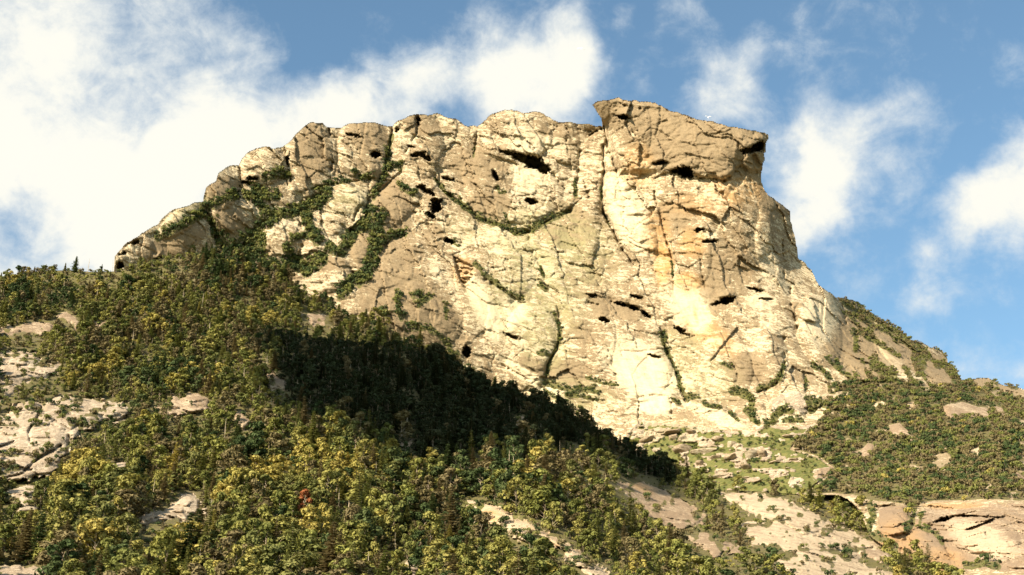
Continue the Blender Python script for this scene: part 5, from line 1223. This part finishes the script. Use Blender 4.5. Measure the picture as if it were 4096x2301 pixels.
def nearest(lst, x, y):
    return min(lst, key=lambda q: (q[0] - x) ** 2 + 1.6 * (q[1] - y) ** 2)[2]
COLW = {'green': 'olive green', 'lime': 'light olive', 'dark': 'shade darkened', 'deep': 'deep green', 'brown': 'brownish', 'yellow': 'yellow green'}
def tree_label(r):
    kind, pal, zone, x, y = r[0], r[1], r[6], r[7], r[8]
    if kind == 'shrub':
        c = COLW[pal]
        if zone == 'hill': return '%s low shrub %s' % (c, nearest(HM, x, y))
        if zone == 'ledge_l': return '%s %s shrub %s' % ('larger' if r[4] > 3.6 else 'small', c, nearest(PM, x, y))
        return c + ' ' + {'bowl': 'shrub in the grassy bowl under the cliff', 'ridge': 'shrub on the rocky right ridge', 'ledge_l': 'shrub in the gullies between left rock pillars', 'ledge_r': 'shrub on a ledge of the main cliff face'}[zone]
    size = 'tall' if r[4] > 7.6 else ('short' if r[4] < 5.6 else 'medium')
    w = {'spruce_tree': 'spruce', 'broadleaf_tree': 'round tree', 'dead_tree': 'bleached dead trunk'}[kind]
    return ('%s %s%s %s' % (size, '' if kind == 'dead_tree' else COLW[pal] + ' ', w, nearest(LM, x, y)))
def place_tree(kind, pal, var, pos, h, label, group, rot=None, part_names=True):
    tm, cm = meshes_for(kind, pal, var)
    e = bpy.data.objects.new(kind, None)
    e.empty_display_size = .5
    C.objects.link(e)
    e.location = pos
    wd = h * (random.uniform(.75, 1.3) if kind == 'broadleaf_tree' else random.uniform(.65, 1.1))
    e.scale = (wd, wd, h)
    e.rotation_euler = (random.uniform(-.05, .05), random.uniform(-.05, .05), random.uniform(0, 6.28) if rot is None else rot)
    for nm, me in ((('trunk' if kind != 'shrub' else 'stem'), tm), (('crown' if kind in ('spruce_tree', 'broadleaf_tree') else ('foliage' if kind == 'shrub' else 'branches')), cm)):
        o = bpy.data.objects.new(nm, me)
        C.objects.link(o)
        o.parent = e
        if nm == 'branches': o['kind'] = 'stuff'
    tag(e, label, CAT[kind], group, 'thing')
    return e

# trees that stand out in the photograph
def Fpos(k, px, py):
    (a, b), = Z(k, [(px, py)])
    return a, b, CAM + rays(a, b) * float(sF(a, b))
SPECIAL = [('spruce_tree', 'deep', 2, 'E', 510, 152, 10.5, 'tallest pointed spruce on the left skyline'),
           ('dead_tree', 'pale', 0, 'E', 596, 150, 8.5, 'bare dead trunk on the left skyline right of the tallest spruce'),
           ('dead_tree', 'pale', 2, 'E', 765, 150, 8.0, 'thin bare trunk on the skyline beside the end of the cliff'),
           ('spruce_tree', 'green', 1, 'E', 690, 155, 5.5, 'small spruce on the skyline between two bare trunks'),
           ('spruce_tree', 'green', 0, 'E', 360, 150, 5.0, 'small round spruce on the skyline left of the tallest spruce'),
           ('spruce_tree', 'brown', 3, 'E', 180, 160, 4.5, 'small brownish spruce at the far left skyline'),
           ('broadleaf_tree', 'rust', 0, 'G', 2400, 985, 13, 'rust red tree with a white trunk in the lower left forest'),
           ('dead_tree', 'pale', 0, 'G', 2380, 1040, 5.0, 'short white trunk in front of the rust red tree'),
           ('dead_tree', 'pale', 1, 'G', 520, 1040, 8.5, 'pale leaning trunk below the bright cream slab at lower left'),
           ('dead_tree', 'pale', 2, 'G', 310, 1000, 5, 'short white trunk right below the bright cream slab'),
           ('dead_tree', 'pale', 0, 'G', 820, 380, 8, 'pale trunk standing just right of the big cracked slab'),
           ('dead_tree', 'pale', 1, 'G', 1780, 300, 9, 'tall pale trunk under the tan ledge'),
           ('dead_tree', 'pale', 1, 'H', 385, 880, 8.5, 'pale stout dead trunk right of the rust red tree'),
           ('dead_tree', 'pale', 0, 'H', 250, 1210, 6.5, 'white trunk near the bottom edge at lower left centre'),
           ('dead_tree', 'pale', 2, 'H', 755, 1220, 7.5, 'white trunk near the bottom edge left of the bottom white rock'),
           ('spruce_tree', 'brown', 3, 'H', 1370, 540, 9, 'tall brown spruce spire at the lower rim of the shaded trees'),
           ('spruce_tree', 'brown', 1, 'H', 1020, 330, 7, 'brown spruce beside the pinkish rock in the shade'),
           ('spruce_tree', 'dark', 0, 'H', 2310, 200, 7, 'dark spruce spire on the ridge edge against the pale talus')]
for kind, pal, var, k, px, py, h, lb in SPECIAL:
    a, b, p = Fpos(k, px, py)
    place_tree(kind, pal, var, Vector(p), h, lb, None)

GR = {'spruce_tree': 'spruces on the wooded slope', 'broadleaf_tree': 'round topped trees on the wooded slope', 'dead_tree': 'bleached dead trunks in the forest', 'shrub': 'shrubs on the hill and ledges'}
plan.sort(key=lambda r: -r[5])
taken = {}
rest = {}
for r in plan:
    kind, pal, var, pos, h, px, zone, xx, yy = r
    vis = -5 < xx < 1029 and yy - px < 575
    if vis and taken.get(kind, 0) < 280:
        taken[kind] = taken.get(kind, 0) + 1
        place_tree(kind, pal, var, Vector(pos), h, tree_label(r), GR[kind])
    else:
        rest.setdefault(kind, []).append(r)

# the remainder of each kind: one object, real trees set out by geometry nodes
def instancer(name, rows, kind, label):
    col = bpy.data.collections.new('source_' + name)
    keys = sorted({(r[1], int(r[2])) for r in rows})
    for i, (pal, var) in enumerate(keys):
        t, c = SHAPES[kind][var]
        j = TB(); j.v = [tuple(v) for v in t.v] + [tuple(v) for v in c.v]
        j.f = list(t.f) + [tuple(a + len(t.v) for a in f) for f in c.f]
        tm, cm = meshes_for(kind, pal, var)
        me = to_mesh('source', j, tm.materials[0])
        me.materials.append(cm.materials[0])
        me.polygons.foreach_set('material_index', np.array([0] * len(t.f) + [1] * len(c.f), np.int32))
        o = bpy.data.objects.new('s%04d' % i, me)
        col.objects.link(o)
    n = len(rows)
    me = bpy.data.meshes.new(name)
    me.from_pydata([tuple(r[3]) for r in rows], [], [])
    a = me.attributes.new('idx', 'INT', 'POINT'); a.data.foreach_set('value', np.array([keys.index((r[1], int(r[2]))) for r in rows], np.int32))
    sc3 = np.array([[r[4] * w_, r[4] * w_, r[4]] for r, w_ in zip(rows, rg.uniform(.75, 1.3, n) if kind == 'broadleaf_tree' else rg.uniform(.65, 1.1, n))], np.float32)
    a = me.attributes.new('scl', 'FLOAT_VECTOR', 'POINT'); a.data.foreach_set('vector', sc3.ravel())
    ro = np.stack([rg.uniform(-.06, .06, n), rg.uniform(-.06, .06, n), rg.uniform(0, 6.28, n)], 1).astype(np.float32)
    a = me.attributes.new('rot', 'FLOAT_VECTOR', 'POINT'); a.data.foreach_set('vector', ro.ravel())
    o = bpy.data.objects.new(name, me)
    C.objects.link(o)
    ng = bpy.data.node_groups.new(name, 'GeometryNodeTree')
    ng.interface.new_socket('Geometry', in_out='INPUT', socket_type='NodeSocketGeometry')
    ng.interface.new_socket('Geometry', in_out='OUTPUT', socket_type='NodeSocketGeometry')
    gi = ng.nodes.new('NodeGroupInput'); go = ng.nodes.new('NodeGroupOutput')
    ip = ng.nodes.new('GeometryNodeInstanceOnPoints')
    ci = ng.nodes.new('GeometryNodeCollectionInfo')
    ci.inputs['Collection'].default_value = col
    ci.inputs['Separate Children'].default_value = True
    ci.inputs['Reset Children'].default_value = True
    ip.inputs['Pick Instance'].default_value = True
    def na(nm, dt):
        q = ng.nodes.new('GeometryNodeInputNamedAttribute'); q.data_type = dt; q.inputs[0].default_value = nm
        return q.outputs[0]
    ng.links.new(gi.outputs[0], ip.inputs['Points'])
    ng.links.new(ci.outputs[0], ip.inputs['Instance'])
    ng.links.new(na('idx', 'INT'), ip.inputs['Instance Index'])
    ng.links.new(na('scl', 'FLOAT_VECTOR'), ip.inputs['Scale'])
    e2r = ng.nodes.new('FunctionNodeEulerToRotation')
    ng.links.new(na('rot', 'FLOAT_VECTOR'), e2r.inputs[0])
    ng.links.new(e2r.outputs[0], ip.inputs['Rotation'])
    ng.links.new(ip.outputs[0], go.inputs[0])
    md_ = o.modifiers.new('scatter', 'NODES'); md_.node_group = ng
    tag(o, label, None, None, 'stuff')
    return o
for kind, nm, lb in (('spruce_tree', 'spruce_forest', 'further small spruces packed over the wooded slope'),
                     ('broadleaf_tree', 'mixed_forest', 'further small leafy trees packed over the wooded slope'),
                     ('shrub', 'hill_shrubbery', 'low brown and green shrubs covering the hill and ledges'),
                     ('dead_tree', 'dead_wood_forest', 'further bleached dead trunks scattered through the forest')):
    if rest.get(kind): instancer(nm, rest[kind], kind, lb)

instancer('forest_undergrowth', under_rows, 'shrub', 'leafy undergrowth filling the gaps between the trees')

# ------------------------------------------------------------------ boulders in the talus
def boulder_mesh(seed, flat=.6):
    rgb = np.random.RandomState(seed)
    import bmesh
    bm = bmesh.new()
    bmesh.ops.create_icosphere(bm, subdivisions=3, radius=1)
    planes = [(lambda n: n / np.linalg.norm(n))(rgb.normal(size=3)) for _ in range(9)]
    dd = rgb.uniform(.42, .8, 9)
    for vtx in bm.verts:
        p = np.array(vtx.co)
        for n_, d_ in zip(planes, dd):
            q = p @ n_ - d_
            if q > 0: p = p - n_ * q * .92
        p *= 1 + .05 * vnoise3(p[None] * 4, seed)[0]
        p[2] *= flat
        vtx.co = p
    me = bpy.data.meshes.new('boulder')
    bm.to_mesh(me); bm.free()
    for an, val in (('veg', -.6), ('tan', 0.0)):
        at = me.attributes.new(an, 'FLOAT', 'POINT'); at.data.foreach_set('value', np.full(len(me.vertices), val, np.float32))
    return me
MAT['boulder_pale'] = rock_material('boulder_pale', (.45, .37, .25), (.31, .245, .155), (.14, .09, .05), 2.0, .3)
MAT['boulder_tan'] = rock_material('boulder_tan', (.38, .30, .20), (.26, .195, .12), (.14, .09, .05), 2.0, .8)
BM = []
for i in range(6):
    me = boulder_mesh(100 + i, .55 + .08 * (i % 4))
    me.materials.append(MAT['boulder_pale' if i % 2 == 0 else 'boulder_tan'])
    BM.append(me)
BOUL = [('I', 630, 158, 78, 34, 0, 'long cream boulder left of the middle of the talus bowl'), ('I', 920, 190, 60, 42, 0, 'blocky boulder with a bright left end in the right part of the talus'),
        ('I', 990, 178, 38, 28, 1, 'tan boulder touching the blocky boulder'), ('I', 500, 80, 26, 36, 0, 'upright cream boulder in the upper talus'), ('I', 440, 80, 32, 34, 1, 'upright tan boulder left of the cream one in the upper talus'),
        ('I', 500, 150, 60, 34, 1, 'broad tan boulder left of the long cream boulder'), ('I', 720, 95, 40, 28, 1, 'tan boulder above the long cream boulder'), ('I', 800, 120, 34, 30, 0, 'rounded cream boulder right of the long one'), ('I', 845, 130, 18, 22, 0, 'small cream boulder squeezed beside the rounded one'),
        ('I', 800, 195, 46, 24, 1, 'flat boulder below the rounded cream boulder'), ('I', 700, 195, 36, 20, 1, 'low tan boulder below the long cream boulder'), ('I', 895, 260, 46, 20, 1, 'tan boulder below the blocky boulder'), ('I', 350, 225, 62, 30, 0, 'pale boulder beside the tip of the dark ridge'),
        ('I', 250, 170, 50, 26, 0, 'pale boulder against the dark ridge edge'), ('I', 610, 235, 32, 22, 1, 'tan boulder in grass below the long boulder'), ('I', 715, 312, 55, 13, 0, 'flat white boulder in the lower grass'), ('I', 885, 320, 28, 8, 0, 'thin white boulder low in the grass'),
        ('I', 1140, 264, 22, 9, 0, 'small white boulder alone on the right of the grass'), ('I', 1145, 72, 36, 14, 1, 'low tan boulder at the upper right of the grass'), ('I', 1170, 210, 30, 14, 1, 'tan boulder on the right rim of the grass'), ('I', 1070, 225, 46, 12, 1, 'flat tan boulder in the middle right grass'),
        ('I', 1200, 150, 20, 8, 1, 'small tan boulder near the bushes on the right'), ('I', 540, 300, 40, 9, 0, 'flat pale boulder right of the dark ridge tip'), ('I', 690, 350, 30, 12, 0, 'pale boulder at the lower edge of the grass'), ('I', 960, 345, 36, 8, 1, 'flat tan boulder at the lower edge of the grass'),
        ('I', 430, 40, 60, 20, 1, 'broad tan boulder at the top of the talus'), ('I', 560, 45, 40, 16, 1, 'tan boulder right of the broad top boulder'), ('I', 300, 90, 60, 24, 1, 'tan boulder on the left of the upper talus')]
ref = BM
def put_boulder(x, y, rx, ry, var, label, group=None):
    D_ = float(sM(x, y))
    p = CAM + rays(x, y) * (D_ - .3)
    m_ = D_ / FPX
    o = bpy.data.objects.new('boulder', BM[var]); C.objects.link(o)
    o.location = p
    o.scale = (rx * m_ * 1.12, max(rx, ry) * m_ * .9, ry * m_ * 1.55)
    o.rotation_euler = (random.uniform(-.15, .15), random.uniform(-.2, .3), random.uniform(-.35, .35))
    tag(o, label, 'boulder', group, 'thing')
    return o
for i, (k, cx, cy, rx, ry, tn, lb) in enumerate(BOUL):
    (qx, qy), = Z(k, [(cx, cy)])
    s = PL[k][2]
    put_boulder(qx, qy, rx * s, ry * s, (i * 2 + tn) % 6 if (i * 2 + tn) % 2 == tn else (i * 2 + tn + 1) % 6, lb)
nb_ = 0
while nb_ < 55:
    x = random.uniform(655, 850); y = random.uniform(432, 487)
    if float(bM(np.array([x]), np.array([y]))[0]) < .6 or inpoly(np.array([x]), np.array([y]), F_OUT)[0]: continue
    s = random.uniform(.7, 2.2) if random.random() < .85 or x > 760 else random.uniform(2.4, 4)
    put_boulder(x, y, s, s * random.uniform(.4, .7), random.randrange(6), 'small stone scattered in the grassy bowl under the cliff', 'small stones in the grassy bowl')
    nb_ += 1

# ------------------------------------------------------------------ added cloud out of view, shaped to cast the dark band on the slope
def shade_cloud():
    import bmesh
    bm = bmesh.new(); bmesh.ops.create_icosphere(bm, subdivisions=2, radius=1)
    sv = np.array([v.co[:] for v in bm.verts]); sf = np.array([[v.index for v in f.verts] for f in bm.faces]); bm.free()
    r2 = np.random.RandomState(77)
    poly = np.array(BAND); V = []; F = []; n = 0
    gx, gy = np.meshgrid(np.arange(poly[:, 0].min() - 15, poly[:, 0].max(), 7.0), np.arange(poly[:, 1].min(), poly[:, 1].max() + 12, 5.0))
    gx = gx.ravel() + r2.uniform(-2, 2, gx.size); gy = gy.ravel() + r2.uniform(-2, 2, gy.size)
    dl, _ = dist_line(gx, gy, CREST, False, 30)
    keep = (inpoly(gx, gy, BAND) | inpoly(gx + 11, gy - 9, BAND)) & (dl > 4) & iF(gx, gy)
    for a, b in zip(gx[keep], gy[keep]):
        c = CAM + rays(a, b) * float(sF(a, b)) + np.array([0, 0, 3.0]) + SUN * (1100 + r2.uniform(-22, 22))  # added lumps set sunward of the band so they block its sun
        k = r2.uniform(5.5, 9.5)
        V.append(sv * k * (1 + .12 * r2.uniform(-1, 1, (len(sv), 1))) + c); F.append(sf + n); n += len(sv)
    m, t, b = new_mat('shade_cloud_white')
    b.inputs['Base Color'].default_value = (.85, .85, .84, 1)
    V = np.concatenate(V); F = np.concatenate(F)
    o = make_mesh('added_shade_cloud', V, F, m, None, True, loc=V.mean(0))
    tag(o, 'added white cloud outside the view, shaped to shade the slope', None, None, 'stuff')
shade_cloud()

# ------------------------------------------------------------------ two gulls over the cliff
def gull(px, py, D_, span, lift, label):
    WHITE = MAT.setdefault('gull', plain('white_plumage', (.82, .80, .74)))
    p = CAM + rays(px, py) * D_
    e = bpy.data.objects.new('gull', None); C.objects.link(e); e.location = p
    b = TB()
    n = 8
    ring = []
    for i, (yy, r) in enumerate(((-.22, .004), (-.16, .03), (-.05, .055), (.08, .05), (.15, .035), (.2, .035), (.25, .012))):
        for j in range(n):
            a = 6.283 * j / n
            b.v.append((r * math.cos(a) * span, yy * span, r * math.sin(a) * span))
    for i in range(6):
        for j in range(n):
            a = i * n + j; c_ = i * n + (j + 1) % n
            b.f.append((a, c_, c_ + n, a + n))
    o = bpy.data.objects.new('body', to_mesh('gull_body', b, WHITE)); C.objects.link(o); o.parent = e
    for s in (-1, 1):
        w = TB(); st = [(0, .07, 0, .10), (.2, .09, lift[0], .10), (.38, .05, lift[1], .07), (.5, -.02, lift[2], .015)]
        for (x_, y_, z_, c_) in st:
            for zz in (.012, -.004):
                w.v.append((s * x_ * span, (y_ + c_ / 2) * span, (z_ + zz) * span)); w.v.append((s * x_ * span, (y_ - c_ / 2) * span, (z_ + zz) * span))
        for i in range(3):
            k = i * 4
            w.f += [(k, k + 1, k + 5, k + 4), (k + 2, k + 6, k + 7, k + 3), (k, k + 4, k + 6, k + 2), (k + 1, k + 3, k + 7, k + 5)]
        o = bpy.data.objects.new('wing', to_mesh('gull_wing', w, WHITE)); C.objects.link(o); o.parent = e
    e.rotation_euler = (1.0, 0, random.uniform(-.3, .3))
    tag(e, label, 'gull', None, 'thing')
gull(708, 117.5, 420, 2.0, (.16, .2, .16), 'white gull with raised wings just above the sloping summit')
gull(581, 48.5, 420, 2.3, (.03, -.04, -.14), 'white gull gliding with drooped wings in front of the central cloud')
